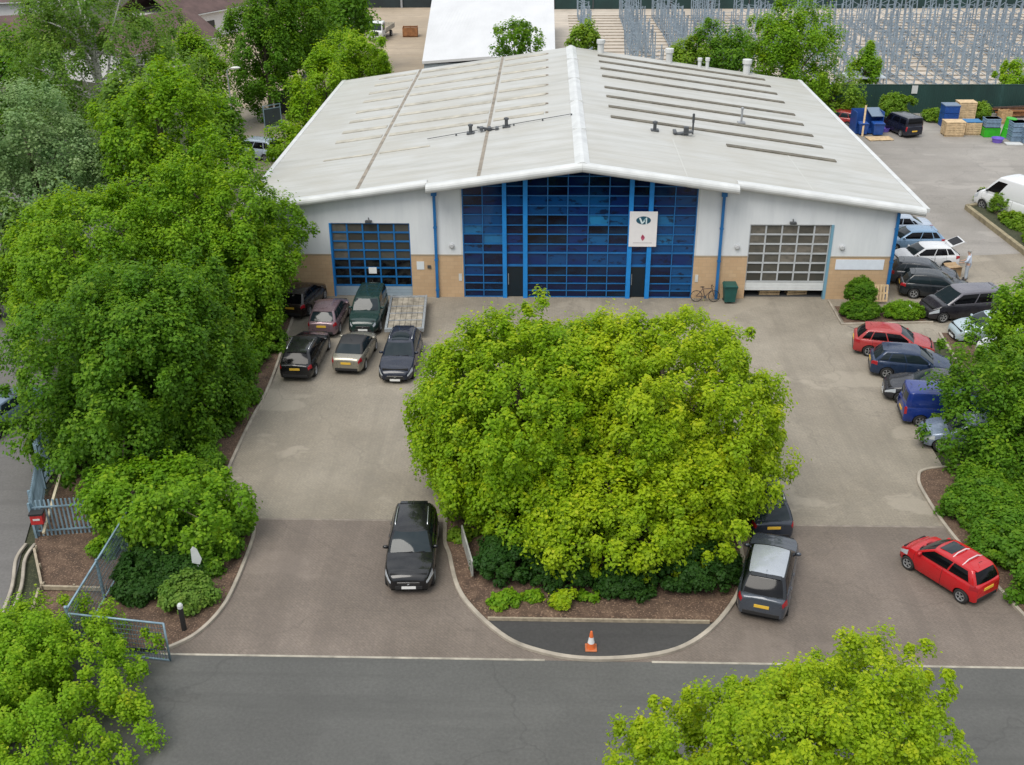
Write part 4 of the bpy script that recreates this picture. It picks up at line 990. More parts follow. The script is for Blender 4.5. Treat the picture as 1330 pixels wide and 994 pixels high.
# left belt
LB = 'trees along the left boundary'
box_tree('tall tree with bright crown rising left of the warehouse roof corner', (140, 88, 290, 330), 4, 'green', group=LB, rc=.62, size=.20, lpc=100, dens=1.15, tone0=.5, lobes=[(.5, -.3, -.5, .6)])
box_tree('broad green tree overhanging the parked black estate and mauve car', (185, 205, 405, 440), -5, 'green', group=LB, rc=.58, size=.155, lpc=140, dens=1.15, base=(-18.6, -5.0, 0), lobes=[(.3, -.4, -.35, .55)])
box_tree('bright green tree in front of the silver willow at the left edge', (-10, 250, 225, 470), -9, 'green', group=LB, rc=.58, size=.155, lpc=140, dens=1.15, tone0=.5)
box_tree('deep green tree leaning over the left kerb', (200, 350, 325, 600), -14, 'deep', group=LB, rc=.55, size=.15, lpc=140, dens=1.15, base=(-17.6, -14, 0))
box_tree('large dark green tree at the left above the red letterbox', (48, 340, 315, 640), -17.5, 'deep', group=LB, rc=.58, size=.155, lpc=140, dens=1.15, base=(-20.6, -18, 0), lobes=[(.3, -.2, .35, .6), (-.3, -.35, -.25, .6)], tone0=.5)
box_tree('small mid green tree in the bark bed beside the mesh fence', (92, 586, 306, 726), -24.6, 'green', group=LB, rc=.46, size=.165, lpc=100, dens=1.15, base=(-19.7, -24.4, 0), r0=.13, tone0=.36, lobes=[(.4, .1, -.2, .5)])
box_tree('silvery willow at the left edge', (-60, 115, 150, 330), 2, 'silver', rc=.9, size=.17, lpc=220, dens=1.2, name='willow_tree', bark=m_bark)
box_tree('ragged grey green bush tree under the silvery willow', (-50, 270, 60, 420), -3, 'birch', rc=.8, size=.24, lpc=140, dens=1.0)
box_tree('tall birch with white trunk and open crown near the brown roofs', (15, -60, 235, 190), 22, 'birch', rc=1.0, size=.2, lpc=150, dens=.85, name='birch_tree', bark=m_birchbark, r0=.28, nl=26, base=(aty(110, 0, 22).x, 22, 0))
BGL = 'trees behind the left boundary'
box_tree('bushy green tree behind the lamp post', (215, 30, 300, 150), 39, 'green', group=BGL, rc=1.0, size=.22, lpc=200, dens=1.2, tone0=.5)
box_tree('tall dense tree to the right of the lamp post', (285, -40, 400, 150), 46, 'deep', group=BGL, rc=1.1, size=.23, lpc=200, dens=1.2, tone0=.55)
box_tree('rounded tree at the top beside the gravel yard', (345, -25, 445, 105), 52, 'deep', group=BGL, rc=1.1, size=.24, lpc=200, dens=1.2, tone0=.6)
box_tree('farthest dark tree at the top left of the gravel yard', (390, -60, 490, 62), 66, 'deep', group=BGL, rc=1.3, size=.42, lpc=110, dens=1.2, tone0=.45)
box_tree('low dark tree filling the gap below the lamp post', (245, 115, 318, 235), 19, 'deep', group=BGL, rc=.9, size=.3, lpc=120, dens=1.2)
box_tree('dark tree between the birch and the bright crown', (120, 90, 230, 230), 13, 'birch', group=BGL, rc=1.0, size=.3, lpc=120, dens=1.1, tone0=.3)
box_tree('dark tree behind the birch at the far left', (-40, 45, 90, 200), 30, 'deep', group=BGL, rc=1.1, size=.34, lpc=100, dens=1.0)
LH = 'lime green saplings along the warehouse side'
for nm, bb, y in (('lowest lime green sapling by the roof corner', (345, 165, 400, 225), 25), ('lime green sapling beside the dark mesh gate', (370, 112, 425, 190), 29), ('rounded lime green sapling along the roof eave', (392, 72, 455, 150), 36), ('lime green sapling nearest the truck', (428, 42, 508, 118), 44)):
    box_tree(nm, bb, y, 'lime', group=LH, rc=.75, size=.2, lpc=170, dens=1.2, r0=.1)
# right cluster
RB = 'trees along the right boundary'
box_tree('large green tree at the right edge above the red small car', (1208, 452, 1420, 778), -18.8, 'deep', group=RB, rc=.56, size=.15, lpc=145, dens=1.15, base=(18.3, -20.5, 0), tone0=.52, lobes=[(-.25, -.2, .0, .6), (-.42, -.3, -.4, .58)])
box_tree('green tree at the right edge over the icy blue car', (1256, 372, 1430, 560), -11, 'green', group=RB, rc=.56, size=.15, lpc=140, dens=1.15, base=(21.4, -11, 0), tone0=.4, lobes=[(-.2, -.2, .3, .5)])
# foreground
FG = 'trees in the foreground'
box_tree('foreground green tree at the bottom left corner', (-170, 790, 206, 1110), -35.0, 'lime', group=FG, rc=.38, size=.10, lpc=190, dens=1.2, base=(-21.0, -36.5, 0), tone0=.33, lobes=[(.3, .1, -.25, .6), (-.3, .2, .3, .6)], rough=.11)
box_tree('foreground yellow green tree at the bottom right', (846, 826, 1268, 1264), -41.5, 'yellow', group=FG, rc=.33, size=.09, lpc=170, dens=1.2, base=(5.2, -43, 0), tone0=.36, lobes=[(-.62, 0, -.4, .6), (.6, 0, -.45, .6)], rough=.14)
# behind the warehouse
BK = 'trees behind the warehouse'
box_tree('tall broad tree behind the right end of the warehouse roof', (962, -5, 1085, 130), 44, 'green', group=BK, rc=.95, size=.22, lpc=170, dens=1.0, tone0=.45)
box_tree('dark olive tree left of the tall broad tree behind the roof', (900, 32, 975, 105), 40, 'deep', group=BK, rc=.8, size=.22, lpc=150, dens=1.0)
box_tree('small bright bush tree behind the roof ridge cowls', (866, 52, 920, 95), 39, 'weed', group=BK, rc=.7, size=.22, lpc=120, dens=1.1)
box_tree('sparse dark sapling in front of the white shed roof', (636, 22, 702, 82), 38, 'deep', group=BK, rc=.5, size=.2, lpc=60, dens=.75, tone0=.7, r0=.08)
box_tree('little bright bush tree right of the white shed', (735, 30, 780, 68), 37, 'weed', group=BK, rc=.6, size=.22, lpc=120, dens=1.1)
box_tree('small dark tree standing alone in front of the steel racks', (1106, 62, 1144, 112), 51, 'green', group=BK, rc=.6, size=.22, lpc=150, dens=1.0, r0=.1)
box_tree('round lime bush above the green fence at the right edge', (1293, 80, 1345, 122), 51.5, 'lime', group=BK, rc=.7, size=.22, lpc=150, dens=1.0)
box_tree('leafy tree drooping over the right hand roof edge', (1040, 100, 1115, 170), 44.5, 'weed', group=BK, rc=.8, size=.22, lpc=150, dens=1.1, tone0=.3)
# ------------------------------------------------------------------ shrubs
def shrub(label, c, rad, leaf, group=None, name='shrub', rc=.32, size=.15, lpc=110, cat='shrub', dens=1.3, rough=.12, tone0=.42, **k):
    root = thing(name, label, cat, (c[0], c[1], 0), 0, group)
    p = 1.6; area = 4*math.pi*(((rad[0]*rad[1])**p + (rad[0]*rad[2])**p + (rad[1]*rad[2])**p)/3)**(1/p)
    cl = clumps((0, 0, c[2]), rad, max(8, int(dens*area*.62/(rc*rc))), rc, rough=rough, zcut=-.5, tone0=tone0); cl = cl[cl[:, 2] > .1]
    o = bpy.data.objects.new('foliage', leaves_mesh('foliage', cl, lpc, size, LM[leaf], zmin=.1)); COL.objects.link(o); o.parent = root
    b = MB()
    for k_ in range(5):
        a = k_*1.26; b.tube([(0.1*math.cos(a), .1*math.sin(a), .0), (.5*rad[0]*math.cos(a), .5*rad[1]*math.sin(a), c[2])], [.035, .01], 5)
    b.build('stem', m_bark, root); return root
SI = 'dark shrubs under the island trees'
for lb, x, y, rx, ry, z, rz in (('dark green shrub beside the leaning board at the island left', -3.3, -26.8, 1.05, 1.1, .8, .85), ('dark clipped shrub behind the small yellow bush', -1.3, -27.5, 1.2, 1.0, .6, .7), ('dark shrub at the middle of the island front', 1.1, -27.9, 1.1, .9, .6, .65),
    ('long dark hedge shrub at the right of the island front', 3.4, -27.2, 1.6, 1.3, .75, .85), ('dark shrub in the shade at the back right of the island', 4.3, -23.0, 1.0, 2.0, .7, .8), ('dark shrub in the shade at the back left of the island', -4.8, -21.5, .8, 2.2, .7, .8), ('dark shrub deep in the middle of the island', 0, -23.5, 1.8, 1.6, .7, .8)):
    shrub(lb, (x, y, z), (rx, ry, rz), 'hedge', SI, rc=.28, size=.12, lpc=120)
shrub('small bright yellow bush at the island front edge', (-1.25, -29.0, .35), (.35, .3, .38), 'yellow', rc=.2, size=.13, lpc=60, dens=1.2, tone0=.55)
WD = 'low weeds along the island front'
for lb, x, y, r in (('leafy weed patch at the left of the island front', -3.3, -28.9, .55), ('low green weed left of the small yellow bush', -2.4, -28.6, .3), ('low green weed right of the small yellow bush', -.4, -28.6, .28), ('ivy clump at the left island kerb', -5.2, -24.9, .5)):
    shrub(lb, (x, y, .18), (r, r*.8, .22), 'weed' if x < -5 else 'green', WD, name='weed', cat='plant', rc=.2, size=.14, lpc=50)
SL = 'shrubs in the left corner bed'
for lb, x, y, rx, ry, z, rz, lf in (('low spreading shrub in front of the mesh fence', -16.9, -27.2, 1.0, 1.2, .4, .45, 'hedge'), ('dark low shrub around the white arrow sign', -15.6, -27.4, 1.1, 1.3, .35, .38, 'hedge'), ('shrub at the outer curve of the left kerb', -14.6, -25.0, .9, 1.2, .5, .55, 'deep'),
    ('greyish low shrub beside the black bollard', -14.9, -29.0, .85, .85, .4, .45, 'birch'), ('shrub under the small tree at the bed corner', -16.2, -24.6, 1.2, 1.1, .6, .7, 'deep'), ('low dark shrub right of the mesh fence end', -16.8, -28.7, .9, .7, .35, .4, 'hedge'), ('spreading green shrub at the curve of the left kerb near the bollard', -14.5, -26.6, .8, 1.0, .35, .4, 'deep'), ('leafy shrub between the mesh fence and the arrow sign', -16.4, -26.0, 1.1, 1.1, .45, .5, 'hedge'), ('small shrub at the fence in the bark bed', -19.0, -26.2, .4, .5, .3, .35, 'green')):
    shrub(lb, (x, y, z), (rx, ry, rz), lf, SL, rc=.28, size=.125, lpc=130, tone0=.4)
GC = 'undergrowth under the left trees'
for i in range(12):
    y = -22 + i*2.1; shrub(('low undergrowth in the shade beneath the left hand trees'), (-17.7+.5*math.sin(i*2.1), y, .4), (1.2, 1.3, .6), 'deep', GC, name='undergrowth', rc=.36, size=.14, lpc=120)
GR_ = 'undergrowth under the right trees'
for i, (x, y) in enumerate(((16.3, -21.6), (16.2, -24.2), (17.4, -26.6), (18.3, -22.6), (17.6, -20.2), (17.6, -29.0), (15.4, -22.8), (15.7, -25.6), (16.4, -28.0), (20.6, -17), (20.8, -13.5))):
    shrub('low dark undergrowth beneath the right hand trees', (x, y, .5), (1.15, 1.15, .8), 'deep', GR_, name='undergrowth', rc=.36, size=.14, lpc=130, tone0=.5)
# hedges by the right roller door
def clipped(label, c, rad, leaf='hedge', **k): return shrub(label, c, rad, leaf, rc=k.pop('rc', .17), size=.085, lpc=90, rough=.03, dens=1.9, **k)
clipped('clipped round topiary bush at the right corner of the warehouse', (16.1, -1.75, 1.15), (.78, .78, .86), 'deep', tone0=.42)
clipped('low clipped hedge under the round topiary', (16.0, -2.7, .42), (1.15, .6, .5), 'deep', tone0=.45)
clipped('low clipped hedge behind the small white post', (18.5, -2.7, .42), (1.2, .55, .5), 'green', tone0=.3)
p_ = at(1290, 278); clipped('round clipped bush on the long kerbed bed beside the white van', (p_.x+.4, p_.y-.3, .75), (.85, .85, .85), 'weed', tone0=.3, rc=.28)
a_, b_ = at(1262, 262), at(1338, 330)
HB = 'low hedges on the kerbed bed by the white van'
for i, (lb, s) in enumerate((('low yellow hedge behind the round bush', .05), ('low green hedge in front of the round bush', .55), ('low green hedge at the right edge of the bed', .85))):
    q = a_.lerp(b_, s); shrub(lb, (q.x+1.3, q.y-.2, .4), (1.0, 1.7, .45), 'weed', HB, rc=.3, size=.17, lpc=80)
BF = 'bushes along the dark green fence'
for lb, px, py, rx, rz in (('tall weedy bush between the blue bins and the navy van', 1163, 160, 1.5, 1.35), ('low bush right of the navy van', 1216, 160, .7, .55), ('thin bush behind the blue stacks', 1279, 158, .6, .8), ('weedy bush by the red vehicle', 1112, 152, 1.0, .9), ('bush on the fence at the right edge', 1330, 140, .9, 1.6)):
    q = at(px, py); shrub(lb, (q.x, q.y+.8, rz*.8), (rx, 1.0, rz), 'weed', BF, rc=.36, size=.17, lpc=110, tone0=.3)
# ------------------------------------------------------------------ racks in the yard behind
m_galv = mat('rack_steel', (.27, .33, .385), .45, .35, var=.25, scale=1.5)
m_bearer = mat('bearer', (.30, .255, .20), .85, var=.3, scale=2)
def frame_mesh(h, d=1.0):
    b = MB(); hx = d/2
    for x in (-hx, hx): b.box(x-.065, x+.065, -.06, .06, 0, h); b.box(x-.10, x+.10, -.09, .09, 0, .02)
    z = .25; s = 1
    while z + .55 < h: b.bar((-hx*s, 0, z), (hx*s, 0, z+.5), .06); z += .55; s = -s
    b.bar((-hx, 0, .25), (hx, 0, .25), .045); b.bar((-hx, 0, h-.12), (hx, 0, h-.12), .045)
    me = bpy.data.meshes.new('upright_frame'); me.from_pydata(b.v, [], b.f); me.materials.append(m_galv); return me
FR = [frame_mesh(h) for h in (3.5, 3.1, 3.9)]
def beam_mesh(L, d=1.0):
    b = MB()
    for x in (-d/2, d/2): b.box(x-.03, x+.03, 0, L, .12, .24)
    n_ = int(L/1.35)
    for k in range(n_+1): b.box(-d/2+.031, d/2-.031, k*1.35+.05, k*1.35+.13, .13, .23)
    me = bpy.data.meshes.new('beam'); me.from_pydata(b.v, [], b.f); me.materials.append(m_galv); return me
BM = {}
rr_ = random.Random(5); ri = 0
def rack(x, y0, nfr, step, rz, label):
    r = thing('storage_rack', label, 'rack', (x, y0, .0), rz, 'galvanised racks in the yard behind')
    for k in range(nfr):
        if 0 < k < nfr-1 and rr_.random() < .16: continue
        o = bpy.data.objects.new('upright_frame', FR[rr_.randrange(3)]); COL.objects.link(o); o.parent = r; o.location = (rr_.uniform(-.08, .08), k*step, 0); o.rotation_euler = (rr_.uniform(-.10, .06), rr_.uniform(-.08, .08), rr_.uniform(-.5, .5))
    L = (nfr-1)*step
    if L not in BM: BM[L] = beam_mesh(L)
    o = bpy.data.objects.new('beam', BM[L]); COL.objects.link(o); o.parent = r
for xx in (2.6, 8.3, 10.0, 13.6, 15.4, 18.9, 20.6): 
    for y0 in (62, 78, 94): rack(xx + rr_.uniform(-.2, .2) + (y0-62)*.02, y0, 6, 2.7, rr_.uniform(-.03, .03), 'grey steel racking line with zigzag frames left of the tall tree')
for i in range(19):
    for y0 in (58, 74, 90): rack(25.0+i*2.9+(y0-58)*.05*(i/10) + rr_.uniform(-.25, .25), y0, 6, 2.7, rr_.uniform(-.03, .03), 'grey steel racking line with zigzag frames right of the tall tree')
for i in range(22):
    b = MB(); y = 57.5+i*2.45; b.box(1, 26+i, y-.09, y+.09, 0, .10); o = b.build('timber_bearer', m_bearer); tag(o, 'long pale timber bearer lying across the ground under the left racks', 'timber', 'timber bearers under the racks')
    b = MB(); b.box(27+i, 95+i*2, y-.09+.3, y+.39, 0, .10); o = b.build('timber_bearer', m_bearer); tag(o, 'long pale timber bearer lying across the ground under the right racks', 'timber', 'timber bearers under the racks')
# ------------------------------------------------------------------ fences at the back
t = NT('green_sheet'); wv = t.node('ShaderNodeTexWave', wave_type='BANDS', bands_direction='X'); wv.inputs['Scale'].default_value = 1.4; v = t.pos(); t.link(v, wv.inputs['Vector'])
t.col(t.ramp(t.noise(t.pos(scale=(1, 1, .4)), .45, 6), [(.35, (.006, .030, .026)), (.62, (.010, .045, .038)), (.78, (.05, .13, .13))])); t.bump(wv.outputs['Fac'], .4, .04); t.b.inputs['Roughness'].default_value = .6; m_gfence = t.m
GF = thing('sheet_fence', 'dark green solid sheet fence behind the navy van', 'fence', (24, 47.0, 0))
b = MB(); b.box(0, 70, -.03, .03, .05, 2.75); b.build('panel', m_gfence, GF)
for i in range(24): b = MB(); b.box(i*3-.05, i*3+.05, .035, .15, 0, 2.8); b.build('post', m_dkgrey, GF)
b = MB(); b.box(0, 70, -.06, .06, 2.752, 2.80); b.build('top_rail', mat('green_rail', (.012, .05, .045), .6), GF)
q = at(1187, 150); b = MB(); b.box(-.28, .28, -.03, .03, 0, .75); o = b.build('fence_notice', m_white, None); o.location = (q.x-.1, 46.9, 1.95); tag(o, 'small white notice fixed high on the dark green fence', 'sign')
q = at(1250, 145)
FF = thing('sheet_fence', 'distant dark green fence along the far side of the rack yard', 'fence', (-1.0, 116, 0))
b = MB(); b.box(0, 190, -.05, .05, 0, 3.6); b.build('panel', mat('far_green', (.008, .034, .032), .7, var=.3, scale=.3), FF)
for i in range(32): b = MB(); b.box(i*6-.08, i*6+.08, -.2, -.06, 0, 3.7); b.build('post', m_dkgrey, FF)
FL = thing('sheet_fence', 'dark fence along the far side of the gravel yard beyond the truck', 'fence', (-55, 118, 0))
b = MB(); b.box(0, 53.8, -.05, .05, 0, 3.8); b.build('panel', mat('far_black', (.012, .022, .025), .7, var=.3, scale=.3), FL)
for x in (22, 30.0, 38, 46): b = MB(); b.box(x-.15, x+.15, -.3, -.06, 0, 4.2); b.build('post', m_steel, FL)
# ------------------------------------------------------------------ white shed beyond the roof
SH = thing('white_shed', 'long shed with plain bright white roof behind the warehouse', 'shed')
sp = [(-14.2, 47.8), (-1.2, 48.4), (-1.2, 96), (-17.8, 96)]
b = MB(); b.prism([(p[0]*.99, p[1]+.2) for p in sp], 0, 4.6); b.build('wall', mat('shed_wall', (.30, .34, .37), .6, var=.15), SH)
t = NT('shed_roof'); wv = t.node('ShaderNodeTexWave', wave_type='BANDS', bands_direction='X'); wv.inputs['Scale'].default_value = .8; t.link(t.pos(), wv.inputs['Vector']); t.col(t.ramp(t.noise(t.pos(scale=(1, .3, 1)), .35, 5), [(.3, (.52, .52, .52)), (.7, (.60, .60, .60))])); t.bump(wv.outputs['Fac'], .25, .03)
b = MB(); cx0 = -7.7
n_ = len(sp); vs = [(sp[0][0], sp[0][1], 4.85), (cx0, 48.1, 5.25), (sp[1][0], sp[1][1], 4.85), (sp[2][0], sp[2][1], 4.85), (-9.5, 96, 5.25), (sp[3][0], sp[3][1], 4.85)]
vs += [(x, y, z-.25) for x, y, z in vs]
b.add(vs, [(0, 1, 4, 5), (1, 2, 3, 4), (6, 7, 1, 0), (7, 8, 2, 1), (8, 9, 3, 2), (11, 6, 0, 5), (9, 10, 4, 3), (10, 11, 5, 4), (10, 7, 6, 11), (9, 8, 7, 10)]); b.build('roof', t.m, SH)
# ------------------------------------------------------------------ brown roofed buildings at the top left
m_tile = mat('brown_tiles', (.095, .058, .052), .85, var=.25, scale=.8); m_render = mat('pale_render', (.62, .61, .60), .8, var=.08, scale=.4); m_win = mat('dark_window', (.02, .025, .03), .1)
def house(label, x, y, L, D, hw, hr, rz, porch=False):
    r = thing('house', label, 'building', (x, y, 0), rz)
    b = MB(); b.box(-L/2, L/2, -D/2, D/2, 0, hw); b.build('wall', m_render, r)
    b = MB(); o = .6
    vs = [(-L/2-o, -D/2-o, hw-.1), (L/2+o, -D/2-o, hw-.1), (L/2+o, 0, hr), (-L/2-o, 0, hr), (-L/2-o, D/2+o, hw-.1), (L/2+o, D/2+o, hw-.1)]
    vs += [(a, c, z+.15) for a, c, z in vs]
    b.add(vs, [(6, 7, 8, 9), (9, 8, 11, 10), (1, 0, 3, 2), (2, 3, 4, 5), (0, 1, 7, 6), (4, 10, 11, 5), (0, 6, 9, 3), (3, 9, 10, 4), (1, 2, 8, 7), (2, 5, 11, 8)]); rf = b.build('roof', m_tile, r)
    for yy in (-D/2-o-.06, D/2+o-.06): b = MB(); b.box(-L/2-o, L/2+o, yy, yy+.12, hw-.16, hw-.02); b.build('fascia', m_white, rf)
    for i in range(int(L/3.5)):
        xx = -L/2+1.8+i*3.5
        b = MB(); b.box(xx, xx+1.4, -D/2-.03, -D/2+.05, .9, 2.2); wd = b.build('window', m_win, r)
        b = MB(); b.box(xx-.08, xx+1.48, -D/2-.06, -D/2-.032, .82, .9); b.build('sill', m_white, wd)
    return r
house('brown roofed building with white fascia at the top, right of the birch', -49, 68, 15, 9, 3.2, 6.0, R(62))
house('farther brown roofed building with open porch posts at the top edge', -51, 95, 16, 10, 3.4, 6.6, R(62))
house('white walled building with brown roof behind the birch at the far left', -69, 64, 20, 10, 3.6, 6.4, R(20))
house('distant pale building at the top left corner of the photo', -84, 92, 26, 12, 5.0, 6.2, R(15))
# ------------------------------------------------------------------ gravel yard: truck and wooden crate
TK = thing('flatbed_truck', 'white cabbed flatbed truck with dropside body on the gravel yard', 'truck', (-24.4, 90.2, 0), R(-97))
b = MB(); cab = [(3.2, .55), (3.2, 1.25), (3.05, 1.5), (2.75, 2.35), (2.5, 2.5), (1.55, 2.5), (1.5, .55)]
b.slab(cab, -1.05, 1.05); b.build('cab', m_white, TK, bevel=.06)
b = MB(); b.add([(3.085, -.92, 1.5), (3.085, .92, 1.5), (2.79, .86, 2.32), (2.79, -.86, 2.32)], [(0, 1, 2, 3)]); b.build('windscreen', m_carglass, TK)
for s in (-1, 1):
    b = MB(); b.box(1.75, 2.7, s*1.06-.01, s*1.06+.01, 1.45, 2.25); b.build('side_window', m_carglass, TK)
    b = MB(); b.box(3.19, 3.23, s*.78-.18, s*.78+.18, .85, 1.05); b.build('headlight', m_headl, TK)
b = MB(); b.box(3.19, 3.22, -.55, .55, .8, 1.3)
for k in range(3): b.box(3.22, 3.235, -.5, .5, .85+k*.15, .9+k*.15)
b.build('grille', m_plast, TK)
b = MB(); b.box(-3.2, 1.45, -1.1, 1.1, .95, 1.1); b.build('flatbed', m_timber, TK)
for a in ((-3.2, 1.45, -1.12, -1.08), (-3.2, 1.45, 1.08, 1.12), (-3.24, -3.2, -1.1, 1.1)): b = MB(); b.box(*a, 1.0, 1.55); b.build('dropside', mat('dropside', (.36, .33, .27), .7, var=.3), TK)
b = MB(); b.box(-3.1, 3.0, -.45, .45, .5, .9); b.build('chassis', m_under, TK)
tw, gw = wheel_meshes(.42, .26, m_steel)
for xw in (2.3, -1.6):
    for s in (-1, 1):
        o = bpy.data.objects.new('wheel', tw); COL.objects.link(o); o.parent = TK; o.location = (xw, s*.95, .42); o.rotation_euler = (0, 0, 0 if s > 0 else math.pi)
        g = bpy.data.objects.new('rim', gw); COL.objects.link(g); g.parent = o
m_wood = mat('fresh_wood', (.42, .27, .13), .8, var=.3, scale=4); m_rustwood = mat('rusty_wood', (.26, .115, .045), .85, var=.35, scale=2); m_palewood = mat('pale_wood', (.52, .38, .22), .8, var=.25, scale=4)
def open_crate(label, loc, w, d, h, m, rz=0, name='wooden_crate', lid=None, cat='crate', group=None, slats=True):
    r = thing(name, label, cat, loc, rz, group)
    b = MB(); b.box(-w/2, w/2, -d/2, d/2, .12, .16)
    for s in (-1, 0, 1): b.box(-w/2, w/2, s*d*.42-.05, s*d*.42+.05, 0, .118)
    b.build('base', m, r)
    k = max(2, int(h/.22)) if slats else 1
    for nm, ax in (('side', 0), ('side', 1), ('end', 2), ('end', 3)):
        b = MB()
        for i in range(k):
            z0 = .162+(h-.162)*i/k; z1 = .162+(h-.162)*(i+1)/k-.025
            if ax < 2: s = (-1, 1)[ax]; b.box(-w/2, w/2, s*d/2-.02, s*d/2+.02, z0, z1)
            else: s = (-1, 1)[ax-2]; b.box(s*w/2-.02, s*w/2+.02, -d/2+.021, d/2-.021, z0, z1)
        if ax < 2:
            for xx in (-w/2+.06, 0, w/2-.06): s = (-1, 1)[ax]; b.box(xx-.05, xx+.05, s*d/2+(.021 if s > 0 else -.045), s*d/2+(.045 if s > 0 else -.021), .16, h)
        b.build(nm, m, r)
    if lid:
        b = MB(); b.box(-w/2-.04, w/2+.04, -d/2-.04, d/2+.04, h, h+.07); b.build('lid', lid, r, bevel=.015)
    return r
open_crate('rusty brown open timber crate alone on the gravel yard', (-20.6, 91.6, 0), 2.0, 1.6, 1.25, m_rustwood, R(4))
# ------------------------------------------------------------------ yard clutter by the green fence
m_bluep = mat('blue_plastic', (.012, .065, .27), .45, var=.2); m_greenp = mat('green_plastic', (.03, .36, .015), .45, var=.1); m_greyp = mat('grey_blue_plastic', (.17, .25, .34), .5, var=.25, scale=5); m_purple = mat('purple_plastic', (.17, .11, .50), .5)
m_lidgrey = mat('lid_grey', (.13, .18, .25), .5); m_bluelid = mat('bright_blue_lid', (.012, .14, .32), .45)
q = at(1128, 176)
BS = thing('waste_container', 'tall dark blue waste container with open front beside the roof edge', 'container', (q.x, q.y+1.2, 0), R(4))
b = MB(); w_, d_, h_ = 2.5, 1.7, 2.0
b.box(-w_/2, w_/2, d_/2-.05, d_/2, .1, h_); b.box(-w_/2, -w_/2+.05, -d_/2, d_/2-.052, .1, h_); b.box(w_/2-.05, w_/2, -d_/2, d_/2-.052, .1, h_); b.box(-w_/2+.052, w_/2-.052, -d_/2, d_/2-.052, .1, .16); b.build('shell', m_bluep, BS)
b = MB(); b.add([(.1, -d_/2-.05, h_-.35), (w_/2+.03, -d_/2-.05, h_-.35), (w_/2+.03, d_/2, h_+.06), (.1, d_/2, h_+.06)], [(0, 1, 2, 3)]); o = b.build('lid', m_lidgrey, BS); o.modifiers.new('s', 'SOLIDIFY').thickness = .05
def bin_(label, loc, m, h=1.15, w=.9, lidm=None, group=None, name='wheelie_bin', rz=0):
    r = thing(name, label, 'bin', loc, rz, group)
    b = MB(); z0, z1 = .12, h-.1; a = w*.40; c = w*.5
    vs = [(-a, -a*.9, z0), (a, -a*.9, z0), (a, a*.9, z0), (-a, a*.9, z0), (-c, -c*.95, z1), (c, -c*.95, z1), (c, c*.95, z1), (-c, c*.95, z1)]
    b.add(vs, [(3, 2, 1, 0), (4, 5, 6, 7), (0, 1, 5, 4), (1, 2, 6, 5), (2, 3, 7, 6), (3, 0, 4, 7)]); b.box(-c-.03, c+.03, -c-.03, c+.03, z1+.002, z1+.05); b.build('body', m, r, bevel=.02)
    b = MB(); b.slab([(-c-.02, z1+.055), (c+.02, z1+.055), (c*.9, h+.04), (-c*.9, h+.04)], -c-.06, c+.02); b.build('lid', lidm or m, r, bevel=.025)
    for s in (-1, 1): b = MB(); b.lathe([(0, -.03), (.1, -.03), (.1, .03), (0, .03)], 14, (s*a*.8, c*.8, .1), 'y'); b.build('wheel', m_tyre, r)
    b = MB(); b.tube([(-c*.7, c+.1, z1), (c*.7, c+.1, z1)], .02, 6); b.build('handle', m, r); return r
YB_ = 'blue bins by the roof edge'
bin_('blue bin on the left inside the tall blue container', (BS.location.x-.55, BS.location.y-1.0, 0), m_bluep, 1.1, .85, None, YB_)
bin_('blue bin on the right in front of the tall blue container', (BS.location.x+.75, BS.location.y-1.15, 0), m_bluep, 1.15, 1.0, None, YB_)
b = MB(); b.bar((0, 0, .02), (.25, 1.0, 2.6), .16, .10); o = b.build('timber_post', m_palewood); o.location = (q.x-.7, q.y-.5, 0); tag(o, 'pale timber post leaning on the tall blue container', 'timber')
q = at(1142, 181); b = MB()
for k in range(3): b.cbox((0, -.45+k*.45, .08), 2.2, .40, .05)
for k in (-.9, 0, .9): b.cbox((k, 0, .03), .1, 1.3, .05)
o = b.build('timber_board', m_palewood); o.location = (q.x, q.y, .0); o.rotation_euler = (0, 0, .1); tag(o, 'flat pale boarded panel lying on the ground in front of the blue bins', 'board')
def tub(label, loc, m, r0, h, n_='plastic_tub', tilt=0, group=None, rz=0):
    b = MB(); b.lathe([(0, 0), (r0*.8, 0), (r0, h), (r0*1.08, h), (r0*1.08, h-.04), (r0*.98, h-.04), (r0*.76, .04), (0, .04)], 18)
    o = b.build(n_, m, None, smooth=False); o.location = loc; o.rotation_euler = (0, tilt, rz); tag(o, label, 'tub', group); return o
q = at(1149, 171); tub('purple tub beside the blue bins', (q.x, q.y, .01), m_purple, .45, .35)
q = at(1295, 185); tub('purple tub by the green crate at the right', (q.x, q.y, .01), m_purple, .5, .4)
def ibc(label, loc, w, d, h, m, top=None, rz=0, name='stacked_boxes', rows=3, group=None):
    r = thing(name, label, 'boxes', loc, rz, group)
    for k in range(rows):
        b = MB(); z0 = h*k/rows; z1 = h*(k+1)/rows-.03; b.box(-w/2, w/2, -d/2, d/2, z0+.01, z1)
        b.box(-w/2-.03, w/2+.03, -d/2-.03, d/2+.03, z1-.08, z1)
        for i in range(5): xx = -w/2+w*(i+.5)/5; b.box(xx-.03, xx+.03, -d/2-.025, -d/2-.001, z0+.05, z1-.081)
        b.build('tier', m, r, bevel=.01)
    if top: b = MB(); b.box(-w/2-.04, w/2+.04, -d/2-.04, d/2+.04, h-.02, h+.06); b.build('lid', top, r, bevel=.015)
    return r
q = at(1233, 166); ibc('tall stack of dark blue plastic boxes with grey lid right of the navy van', (q.x, q.y+.6, 0), 1.35, 1.3, 2.0, m_bluep, m_lidgrey)
q = at(1239, 178); open_crate('pale slatted wooden crate in front of the dark blue stack', (q.x, q.y+.6, 0), 1.7, 1.25, 1.25, m_palewood, lid=m_palewood)
